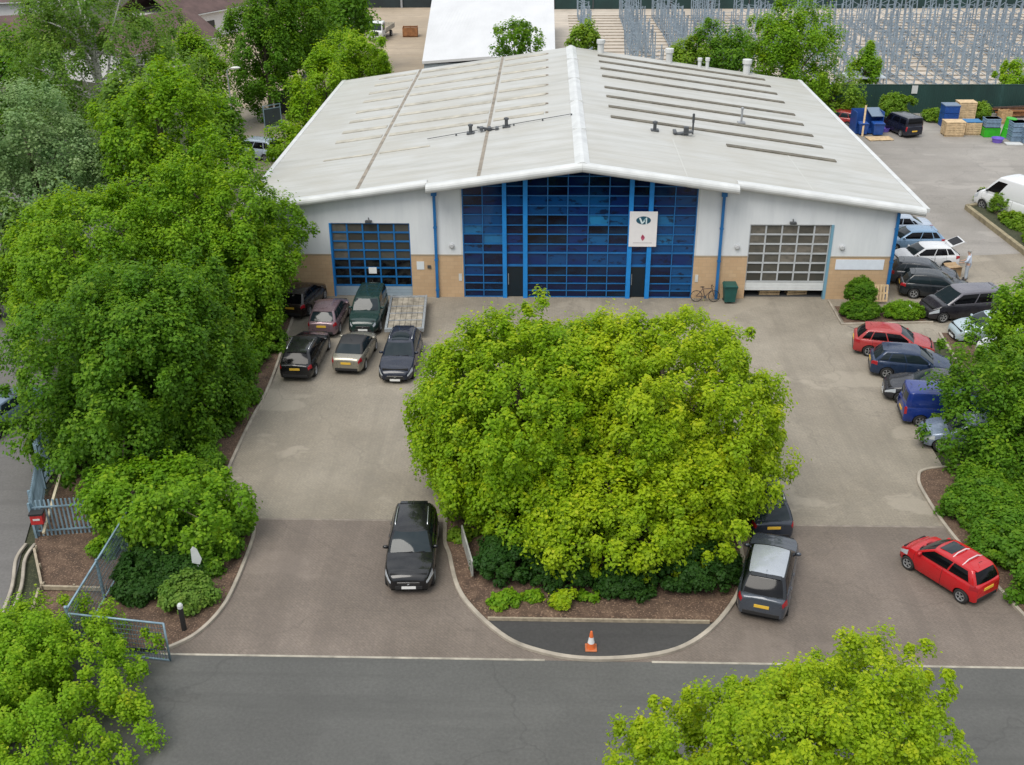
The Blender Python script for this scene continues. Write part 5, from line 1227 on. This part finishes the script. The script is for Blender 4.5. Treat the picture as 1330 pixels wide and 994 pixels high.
q = at(1254, 161); open_crate('pale wooden crate standing behind the blue lidded crate', (q.x, q.y+.7, 0), 1.6, 1.2, 1.9, m_palewood, lid=m_palewood)
q = at(1260, 176); open_crate('wooden crate with bright blue lid right of the pale slatted crate', (q.x+.2, q.y+.6, 0), 1.4, 1.2, 1.15, m_palewood, lid=m_bluelid)
q = at(1288, 179); ibc('bright green plastic crate at the base of a grey stack', (q.x, q.y+.6, 0), 1.4, 1.1, .85, m_greenp, None, rows=1)
ibc('grey plastic boxes stacked on the bright green crate', (q.x, q.y+.65, .86), 1.3, 1.0, .8, m_greyp, None, rows=2)
q = at(1308, 180)
b = MB(); b.lathe([(0, 0), (.48, 0), (.5, .04), (.48, .1), (.48, .75), (.51, .8), (.48, .85), (.48, 1.6), (.5, 1.68), (.46, 1.72), (0, 1.70)], 22); o = b.build('green_drum', m_greenp, None); o.location = (q.x, q.y+.4, .04); o.rotation_euler = (.04, .14, 0); tag(o, 'tall bright green drum tilting to the right beside the grey stacks', 'drum')
q = at(1321, 184); ibc('grey blue stack of plastic boxes right of the green drum', (q.x, q.y+.5, 0), 1.2, 1.3, 1.7, m_greyp, None, rows=4)
q = at(1332, 186); ibc('grey blue stack of plastic boxes at the right edge of the photo', (q.x+.3, q.y+.4, 0), 1.2, 1.2, 1.35, m_greyp, m_white, rows=3)
q = at(1316, 188); b = MB(); b.box(-.7, .7, -.4, .4, 0, .14); o = b.build('white_board', m_white, None, bevel=.03); o.location = (q.x, q.y, .005); tag(o, 'white flat board on the ground before the grey blue stacks', 'board')
q = at(1303, 160); open_crate('small orange brown wooden crate behind the grey stack', (q.x, q.y, 0), 1.0, .9, 1.2, m_wood)
q = at(1325, 152); TP = thing('timber_pile', 'heap of rusty brown timber poles by the green fence', 'timber pile', (q.x, q.y, 0))
rp_ = random.Random(3)
for k in range(16):
    y = rp_.uniform(-.8, .8); z = .1+.14*(k//3)+rp_.uniform(0, .1); b = MB(); b.bar((-2.2+rp_.uniform(-.5, .5), y, z+.02), (2.2+rp_.uniform(-.5, .5), y+rp_.uniform(-.9, .9), z+rp_.uniform(-.1, .35)), .14, .14); b.build('pole', m_rustwood if k % 3 else mat('dark_timber', (.07, .045, .035), .9, var=.3), TP)
q = at(1062, 104); CT = thing('metal_canopy', 'pale flat metal canopy roof just beyond the green fence', 'canopy', (29.6, 51.0, 0))
b = MB(); b.box(-1.9, 1.9, -1.2, 1.2, 2.75, 2.87); b.build('roof', mat('pale_tin', (.52, .57, .62), .4, .3, var=.1), CT)
for sx_ in (-1.7, 1.7):
    for sy in (-1, 1): b = MB(); b.box(sx_-.05, sx_+.05, sy-.05, sy+.05, 0, 2.748); b.build('post', m_steel, CT)
# kerbed bed by the white van
q0, q1, q2 = at(1255, 272), at(1335, 334), at(1360, 300)
kb = [(q0.x, q0.y), (q1.x, q1.y), (q1.x+2.3, q1.y+.4), (q0.x+1.3, q0.y+.5)]
b = MB(); b.prism(kb, .0, .22); tag(b.build('raised_bed', m_earth), kind='structure')
for i in range(4):
    p0, p1 = Vector((*kb[i], 0)), Vector((*kb[(i+1) % 4], 0)); 
    if i in (0, 3, 2):
        b = MB(); b.bar(p0+Vector((0, 0, .17)), p1+Vector((0, 0, .17)), .30, .34); tag(b.build('bed_kerb', mat('mossy_kerb', (.25, .21, .13), .9, var=.3, scale=2)), kind='structure')
# ------------------------------------------------------------------ passage at the left: lamp, gate, palisade
LP = thing('lamp_post', 'grey street lamp with pale head among the left background trees', 'street lamp', (-29.6, 34.4, 0), R(10))
b = MB(); b.tube([(0, 0, 0), (0, 0, 1.2), (0, 0, 6.6)], [.10, .09, .05], 10); b.build('pole', m_steel, LP)
b = MB(); b.tube([(0, 0, 6.5), (.1, 0, 6.7), (.45, 0, 6.78)], .035, 8); b.build('arm', m_steel, LP)
b = MB(); b.ball((.75, 0, 6.80), .42, .17, .12, 14, 8); b.build('lamp_head', mat('lamp_white', (.62, .62, .58), .35), LP, smooth=True)
def mesh_panel(bm, p0, p1, z0, z1, step=.12, w=.012):
    p0, p1 = Vector(p0), Vector(p1); L = (p1-p0).length; n_ = int(L/step)
    for k in range(n_+1):
        p = p0+(p1-p0)*k/n_; bm.bar((p.x, p.y, z0), (p.x, p.y, z1), w)
    for k in range(9):
        z = z0+(z1-z0)*k/8; bm.bar((p0.x, p0.y, z), (p1.x, p1.y, z), w)
m_bgrey = mat('blue_grey_steel', (.20, .29, .35), .5, .2, var=.25, scale=2); m_mesh = mat('dark_mesh', (.10, .15, .18), .6, .2)
DG = thing('mesh_gate', 'dark grey framed gate panel standing open near the top of the passage', 'gate', (-28.3, 40.0, 0), R(42))
b = MB()
for x in (0, 1.75): b.box(x-.04, x+.04, -.04, .04, 0, 2.3)
for z in (.25, 1.95, 2.25): b.box(.041, 1.709, -.03, .03, z-.03, z+.03)
b.build('gate_frame', m_bgrey, DG)
b = MB(); b.box(.042, 1.708, -.01, .01, .281, 1.919); b.build('infill', mat('gate_infill', (.030, .045, .048), .6, var=.2), DG)
b = MB(); b.box(-2.0, 2.4, -.08, .08, 0, 2.3); o = b.build('dark_hoarding', mat('dark_board', (.008, .010, .012), .7), None); o.location = (-26.8, 46.5, 0); tag(o, 'black hoarding panel across the passage behind the dark gate', 'hoarding')
def palisade(label, pts, h, m, step=.16, name='palisade_fence'):
    r = thing(name, label, 'fence', (pts[0][0], pts[0][1], 0)); o0 = Vector((*pts[0], 0))
    for (a, c) in zip(pts, pts[1:]):
        p0, p1 = Vector((*a, 0))-o0, Vector((*c, 0))-o0; L = (p1-p0).length; n_ = int(L/step); b = MB(); d = (p1-p0).normalized(); nn = Vector((-d.y, d.x, 0))
        for k in range(n_):
            p = p0+(p1-p0)*(k+.5)/n_; b.bar((p.x, p.y, .06), (p.x, p.y, h), .075, .02)
        b.build('pales', m, r)
        for z in (.35, h-.3): b = MB(); q0_, q1_ = p0-nn*.05, p1-nn*.05; b.bar((q0_.x, q0_.y, z), (q1_.x, q1_.y, z), .04, .06); b.build('rail', m, r)
        k = 0
        while k*2.6 < L: p = p0+d*min(L, k*2.6)-nn*.1; b = MB(); b.bar((p.x, p.y, 0), (p.x, p.y, h-.05), .09, .09); b.build('post', m, r); k += 1
    return r
palisade('blue grey palisade fence behind the bark bed at the left', [(-23.2, -21.8), (-22.1, -25.1), (-18.6, -24.55)], 1.75, m_bgrey)
palisade('long grey palisade fence running back under the left trees', [(-23.4, -21.5), (-24.6, -8), (-25.2, 6)], 2.2, m_bgrey)
palisade('grey palisade fence running up beside the gravel yard at the top', [(-27.2, 46.8), (-27.8, 70), (-29, 100)], 2.4, m_steel)
# red letterbox on the palisade
LB_ = thing('letterbox', 'red box with black top mounted on the blue grey palisade', 'letterbox', (-21.75, -25.28, .95), R(8))
b = MB(); b.box(-.24, .24, -.30, 0, 0, .42); b.build('body', mat('letter_red', (.42, .025, .025), .45, var=.1), LB_, bevel=.02)
b = MB(); b.box(-.26, .26, -.32, .02, .425, .5); b.build('cap', m_plast, LB_)
b = MB(); b.box(-.13, .13, -.31, -.302, .2, .28); b.build('label_plate', m_white, LB_)
b = MB(); b.bar((0, 0, 0), (-.35, 2.95, .9), .10, .10); o = b.build('timber_rail', mat('pale_rail', (.46, .40, .28), .85, var=.25)); o.location = (-21.6, -25.5, .5); tag(o, 'pale timber rail sloping across the blue grey palisade', 'rail')
for lb, (a, c) in (('low pale edging rail on the left of the bark bed', ((-21.75, -26.15), (-20.5, -28.4))), ('low pale edging rail at the bottom of the bark bed', ((-20.5, -28.47), (-18.15, -28.52))), ('low pale edging rail from the bark bed towards the road', ((-20.52, -28.6), (-20.1, -30.4)))):
    p0, p1 = Vector((*a, .2)), Vector((*c, .2)); b = MB(); b.bar(p0, p1, .09, .16)
    for q in (p0, (p0+p1)/2, p1): b.bar((q.x+.07, q.y+.05, .0), (q.x+.07, q.y+.05, .34), .06)
    tag(b.build('edging_rail', m_timber), lb, 'rail')
for dx in (0, .35): kerb('neighbour_kerb', smooth_path([(-22.35+dx, -25.6), (-22.3+dx, -26.6), (-21.7+dx, -28.3), (-21.3+dx, -30.2)]), .12, .1)
# ------------------------------------------------------------------ mesh fence and swinging gate at the entrance
MF = thing('mesh_fence', 'blue grey welded mesh fence between the bark bed and the shrubs', 'fence', (-18.0, -31.6, 0))
b = MB(); mesh_panel(b, (0, .08, 0), (.0, 8.2, 0), .08, 1.68, .10, .013); b.build('mesh', m_mesh, MF)
for k in range(4): b = MB(); b.box(-.04, .04, k*2.72-.04+.0, k*2.72+.04, 0, 1.8); b.build('post', m_bgrey, MF)
for z in (.06, 1.72): b = MB(); b.box(-.03, .03, .05, 8.2, z-.03, z+.03); b.build('rail', m_bgrey, MF)
b = MB(); b.ball((0, 0, 1.84), .07, .07, .06, 10, 6); b.build('post_cap', m_bgrey, MF, smooth=True)
SG = thing('entrance_gate', 'blue grey tubular mesh gate swung open across the verge at the bottom left', 'gate', (-17.9, -31.75, 0), R(-7.5))
b = MB()
for x in (.06, 3.42): b.tube([(x, 0, .12), (x, 0, 1.72)], .035, 8)
for z in (.14, 1.70): b.tube([(.06, 0, z), (3.42, 0, z)], .035, 8)
b.build('gate_frame', m_bgrey, SG, smooth=True)
b = MB(); mesh_panel(b, (.1, 0, 0), (3.38, 0, 0), .16, 1.66, .1, .013); b.build('mesh', m_mesh, SG)
# ------------------------------------------------------------------ small things at the front
AS = thing('arrow_sign', 'small white arrow shaped sign on a post in the corner shrubs', 'sign', (-14.75, -27.7, 0), R(20))
b = MB(); b.bar((0, 0, 0), (-.10, 0, 1.35), .06, .05); b.build('post', m_white, AS)
b = MB(); b.slab([(-.24, .92), (.02, .78), (.12, 1.02), (.0, 1.5), (-.12, 1.62), (-.22, 1.5)], -.05, -.03); b.build('sign_face', mat('sign_grey_white', (.60, .62, .62), .5, var=.1), AS)
BO = thing('bollard', 'short black bollard with white cap at the corner of the left bed', 'bollard', (-14.55, -30.55, .05))
b = MB(); b.lathe([(.09, 0), (.09, .95), (.07, .98), (0, .98)], 12); b.build('post', m_plast, BO)
b = MB(); b.lathe([(.10, .985), (.10, 1.10), (.06, 1.16), (0, 1.17)], 12); b.build('cap', m_white, BO)
CO = thing('traffic_cone', 'orange and white traffic cone on the dark footpath at the island tip', 'cone', (-.33, -31.2, .078))
b = MB(); b.box(-.2, .2, -.2, .2, 0, .05); b.build('base', mat('cone_base', (.42, .13, .05), .7, var=.2), CO, bevel=.02)
b = MB(); b.lathe([(.155, .052), (.118, .26)], 18); b.lathe([(.075, .50), (.04, .72), (.03, .74), (0, .74)], 18); b.build('cone_body', mat('cone_orange', (.62, .13, .03), .6, var=.12), CO, smooth=True)
b = MB(); b.lathe([(.1185, .26), (.0755, .50)], 18); b.build('reflective_sleeve', mat('cone_white', (.68, .68, .68), .4, var=.08), CO, smooth=True)
BD = thing('board_sign', 'weathered grey board on short posts seen edge on at the left of the island', 'sign board', (-5.15, -25.3, .1))
b = MB(); b.bar((0, 0, .55), (.55, -2.3, .55), .06, .7); b.build('board', mat('weathered_board', (.30, .30, .27), .8, var=.3), BD)
for s in (.1, .9): b = MB(); b.bar((.55*s, -2.3*s, -.1), (.55*s, -2.3*s, .2), .07); b.build('post', m_timber, BD)
WP = thing('white_post', 'small white marker post in front of the low clipped hedge', 'post', (18.55, -3.05, 0))
b = MB(); b.bar((0, 0, 0), (0, 0, .62), .08); b.build('post', m_white, WP)
b = MB(); b.slab([(-.14, .56), (.1, .56), (.16, .78), (.02, .95), (-.1, .86)], -.05, .0); b.build('sign_face', m_white, WP)
# flat trailer in front of the left roller door
TR = thing('flat_trailer', 'galvanised flat trailer with worn plank bed below the blue framed roller door', 'trailer', (-9.85, -3.8, 0), R(93.5))
m_plank = mat('grey_planks', (.27, .24, .19), .9, var=.45, scale=2.2)
for k in range(6): b = MB(); y = -.78+k*.312; b.box(-2.2, 2.2, y-.145, y+.145, .55, .60); b.build('plank', m_plank, TR)
b = MB(); b.box(-2.4, 2.4, -1.08, -.95, .48, .68); b.box(-2.4, 2.4, .95, 1.08, .48, .68); b.box(-2.4, -2.22, -.949, .949, .48, .68); b.box(2.22, 2.4, -.949, .949, .48, .66)
b.box(-2.4, 2.4, -.5, -.42, .40, .548); b.box(-2.4, 2.4, .42, .5, .40, .548); b.build('trailer_frame', mat('zinc_frame', (.32, .34, .35), .55, .35, var=.25), TR, bevel=.01)
for x in (-1.1, -.1, .9): b = MB(); b.box(x-.04, x+.04, -.949, .949, .602, .63); b.build('cross_bar', m_zinc, TR)
b = MB(); b.bar((-2.4, -.6, .45), (-3.5, 0, .45), .08); b.bar((-2.4, .6, .45), (-3.5, 0, .45), .08); b.build('drawbar', m_zinc, TR)
tw, gw = wheel_meshes(.27, .17, m_steel)
for xw in (-.35, .35):
    for s in (-1, 1):
        o = bpy.data.objects.new('wheel', tw); COL.objects.link(o); o.parent = TR; o.location = (xw, s*.86, .27); o.rotation_euler = (0, 0, 0 if s > 0 else math.pi)
        g = bpy.data.objects.new('rim', gw); COL.objects.link(g); g.parent = o
# bicycle against the brick
BK_ = thing('bicycle', 'dark bicycle leaning on the buff wall beside the blue downpipe', 'bicycle', (7.45, -.55, 0)); BK_.rotation_euler = (R(-8), 0, 0)
tm = MB(); 
for x in (-.52, .52):
    b = MB(); b.lathe([(.33+.02*math.cos(a), .02*math.sin(a)) for a in [2*math.pi*k/8 for k in range(9)]], 28, (x, 0, .35), 'y')
    for k in range(9): a = 2*math.pi*k/9; b.bar((x, 0, .35), (x+.32*math.cos(a), 0, .35+.32*math.sin(a)), .006)
    b.build('wheel', m_tyre, BK_)
b = MB(); fm = mat('bike_frame', (.05, .03, .03), .4)
for p0, p1 in (((-.52, 0, .35), (-.02, 0, .30)), ((-.52, 0, .35), (-.16, 0, .78)), ((-.02, 0, .30), (-.18, 0, .86)), ((-.02, 0, .30), (.38, 0, .74)), ((-.16, 0, .78), (.36, 0, .82)), ((.35, 0, .9), (.52, 0, .35))): b.tube([p0, p1], .022, 7)
b.build('frame', fm, BK_)
b = MB(); b.ball((-.19, 0, .90), .14, .07, .035, 10, 6); b.build('saddle', m_plast, BK_, smooth=True)
b = MB(); b.tube([(.34, 0, .9), (.33, 0, 1.0)], .02, 6); b.tube([(.42, -.27, 1.0), (.34, 0, 1.0), (.42, .27, 1.0)], .018, 6); b.build('handlebar', m_plast, BK_)
b = MB(); b.lathe([(0, -.03), (.09, -.03), (.09, -.02), (0, -.02)], 14, (-.02, 0, .30), 'y'); b.bar((-.02, -.06, .30), (.10, -.06, .18), .025); b.build('crank', m_dkgrey, BK_)
bin_('dark green bin standing on the paving beside the right downpipe', (8.85, -.62, 0), mat('bin_green', (.008, .075, .065), .5, var=.15), 1.15, .78)
# pallets behind the half-open door and leaning on the wall
def pallet(label, loc, rz=0, rx=0, group=None, m=None):
    r = thing('pallet', label, 'pallet', loc, rz, group); r.rotation_euler = (rx, 0, rz); m = m or m_wood
    b = MB()
    for k in range(7): x = -.55+k*.183; b.box(x-.06, x+.06, -.5, .5, .122, .145)
    b.build('deck', m, r)
    for y in (-.45, 0, .45): b = MB(); b.box(-.6, .6, y-.05, y+.05, .02, .12); b.build('bearer', m, r)
    return r
PG = 'pallets inside the half open right door'
for i, (x, z) in enumerate(((11.4, .03), (11.4, .18), (13.0, .03), (13.0, .18), (13.7, .33))):
    lb = ('bottom pallet of the left stack under the half open door', 'top pallet of the left stack under the half open door', 'bottom pallet of the right stack under the half open door', 'middle pallet of the right stack under the half open door', 'slipped pallet on top of the right stack under the door')[i]
    pallet(lb, (x, .95+.02*i, z), R(3*i), 0, PG, m_palewood)
pallet('pale wooden pallet leaning upright on the wall behind the round topiary', (17.45, -.52, .62), 0, R(77), None, m_palewood)
# ------------------------------------------------------------------ person unloading at the white car
def skin_obj(name, verts, edges, radii, m, parent, sub=2, root_i=0):
    me = bpy.data.meshes.new(name); me.from_pydata(verts, edges, []); me.materials.append(m)
    o = bpy.data.objects.new(name, me); COL.objects.link(o); o.parent = parent
    o.modifiers.new('skin', 'SKIN'); s = o.modifiers.new('sub', 'SUBSURF'); s.levels = sub; s.render_levels = sub
    lay = me.skin_vertices[0].data if len(me.skin_vertices) else None
    if lay is None: bpy.context.view_layer.update(); lay = me.skin_vertices[0].data
    for i, r_ in enumerate(radii): lay[i].radius = (r_, r_) if not isinstance(r_, tuple) else r_
    lay[root_i].use_root = True; return o
PE = thing('person', 'person in pale shirt and grey trousers behind the open boot of the white car', 'person', (23.95, 3.2, 0), R(150)); PE.scale = (1.08,)*3
m_skin = mat('skin', (.48, .29, .21), .55)
V = [(0, 0, .95), (0, 0, 1.12), (.02, 0, 1.32), (.02, 0, 1.46), (.05, 0, 1.54), (.07, 0, 1.66), (.06, 0, 1.74)]
Rd = [.13, .125, .14, .07, .055, .085, .05]; E_ = [(i, i+1) for i in range(6)]
for s in (-1, 1):
    b0 = len(V); V += [(0, s*.20, 1.42), (.06, s*.34, 1.20), (.26, s*.26, 1.06), (.33, s*.22, 1.04), (.39, s*.21, 1.03)]; Rd += [.06, .045, .036, .026, .034]
    E_ += [(2, b0), (b0, b0+1), (b0+1, b0+2), (b0+2, b0+3), (b0+3, b0+4)]
    for q in range(4):
        f0 = len(V); y = s*(.21+(q-1.5)*.021); ln = (.06, .075, .08, .068)[q]; V += [(.425, y, 1.03), (.425+ln*.6, y, 1.015), (.425+ln*.9, y, .985)]; Rd += [.0095, .0085, .007]; E_ += [(b0+4, f0), (f0, f0+1), (f0+1, f0+2)]
    f0 = len(V); V += [(.375, s*.165, 1.04), (.41, s*.15, 1.035)]; Rd += [.010, .008]; E_ += [(b0+4, f0), (f0, f0+1)]
    b0 = len(V); V += [(0, s*.10, .88), (.02, s*.12, .48), (-.01, s*.13, .10), (.10, s*.14, .045)]; Rd += [.095, .062, .042, .035]; E_ += [(0, b0), (b0, b0+1), (b0+1, b0+2), (b0+2, b0+3)]
skin_obj('body', V, E_, Rd, m_skin, PE)
SV = [(0, 0, .96), (0, 0, 1.12), (.02, 0, 1.32), (.02, 0, 1.45)]; SR_ = [.175, .165, .175, .08]; SE = [(0, 1), (1, 2), (2, 3)]
for s in (-1, 1): b0 = len(SV); SV += [(0, s*.20, 1.42), (.05, s*.33, 1.22), (.17, s*.29, 1.12)]; SR_ += [.085, .075, .06]; SE += [(2, b0), (b0, b0+1), (b0+1, b0+2)]
skin_obj('shirt', SV, SE, SR_, mat('pale_shirt', (.50, .56, .66), .8, var=.1), PE)
TV = [(0, 0, .98)]; TRr = [.15]; TE = []
for s in (-1, 1): b0 = len(TV); TV += [(0, s*.10, .86), (.02, s*.12, .48), (-.01, s*.13, .09)]; TRr += [.115, .088, .075]; TE += [(0, b0), (b0, b0+1), (b0+1, b0+2)]
skin_obj('trousers', TV, TE, TRr, mat('light_trousers', (.36, .40, .45), .85, var=.12), PE)
for s in (-1, 1): b = MB(); b.ball((.06, s*.135, .05), .15, .06, .055, 12, 8); b.build('shoe', m_plast, PE, smooth=True)
b = MB(); b.ball((.045, 0, 1.715), .10, .092, .095, 14, 10); b.build('hair', mat('grey_hair', (.30, .29, .27), .8), PE, smooth=True)
for s in (-1, 1):
    b = MB(); b.ball((.145, s*.033, 1.675), .012, .014, .009, 8, 6); b.build('eye', m_plast, PE, smooth=True)
    b = MB(); b.ball((.06, s*.088, 1.66), .022, .012, .032, 8, 6); b.build('ear', m_skin, PE, smooth=True)
b = MB(); b.ball((.155, 0, 1.65), .022, .014, .022, 8, 6); b.build('nose', m_skin, PE, smooth=True)
b = MB(); b.ball((.142, 0, 1.612), .010, .026, .007, 8, 6); b.build('mouth', mat('lips', (.35, .14, .12), .6), PE, smooth=True)
CB = thing('cardboard_box', 'brown cardboard box on the ground beside the person', 'box', (23.35, 3.9, 0), R(15))
m_card = mat('cardboard', (.34, .23, .125), .85, var=.15)
b = MB(); b.box(-.42, .42, -.3, .3, .005, .62); b.build('carton', m_card, CB, bevel=.008)
b = MB(); b.box(-.42, .42, -.03, .03, .622, .626); b.build('tape', mat('tape', (.48, .38, .24), .4), CB)
for s in (-1, 1): b = MB(); b.add([(-.42, s*.3, .62), (.42, s*.3, .62), (.42, s*.46, .70), (-.42, s*.46, .70)], [(0, 1, 2, 3)]); o = b.build('flap', m_card, CB); o.modifiers.new('s', 'SOLIDIFY').thickness = .012
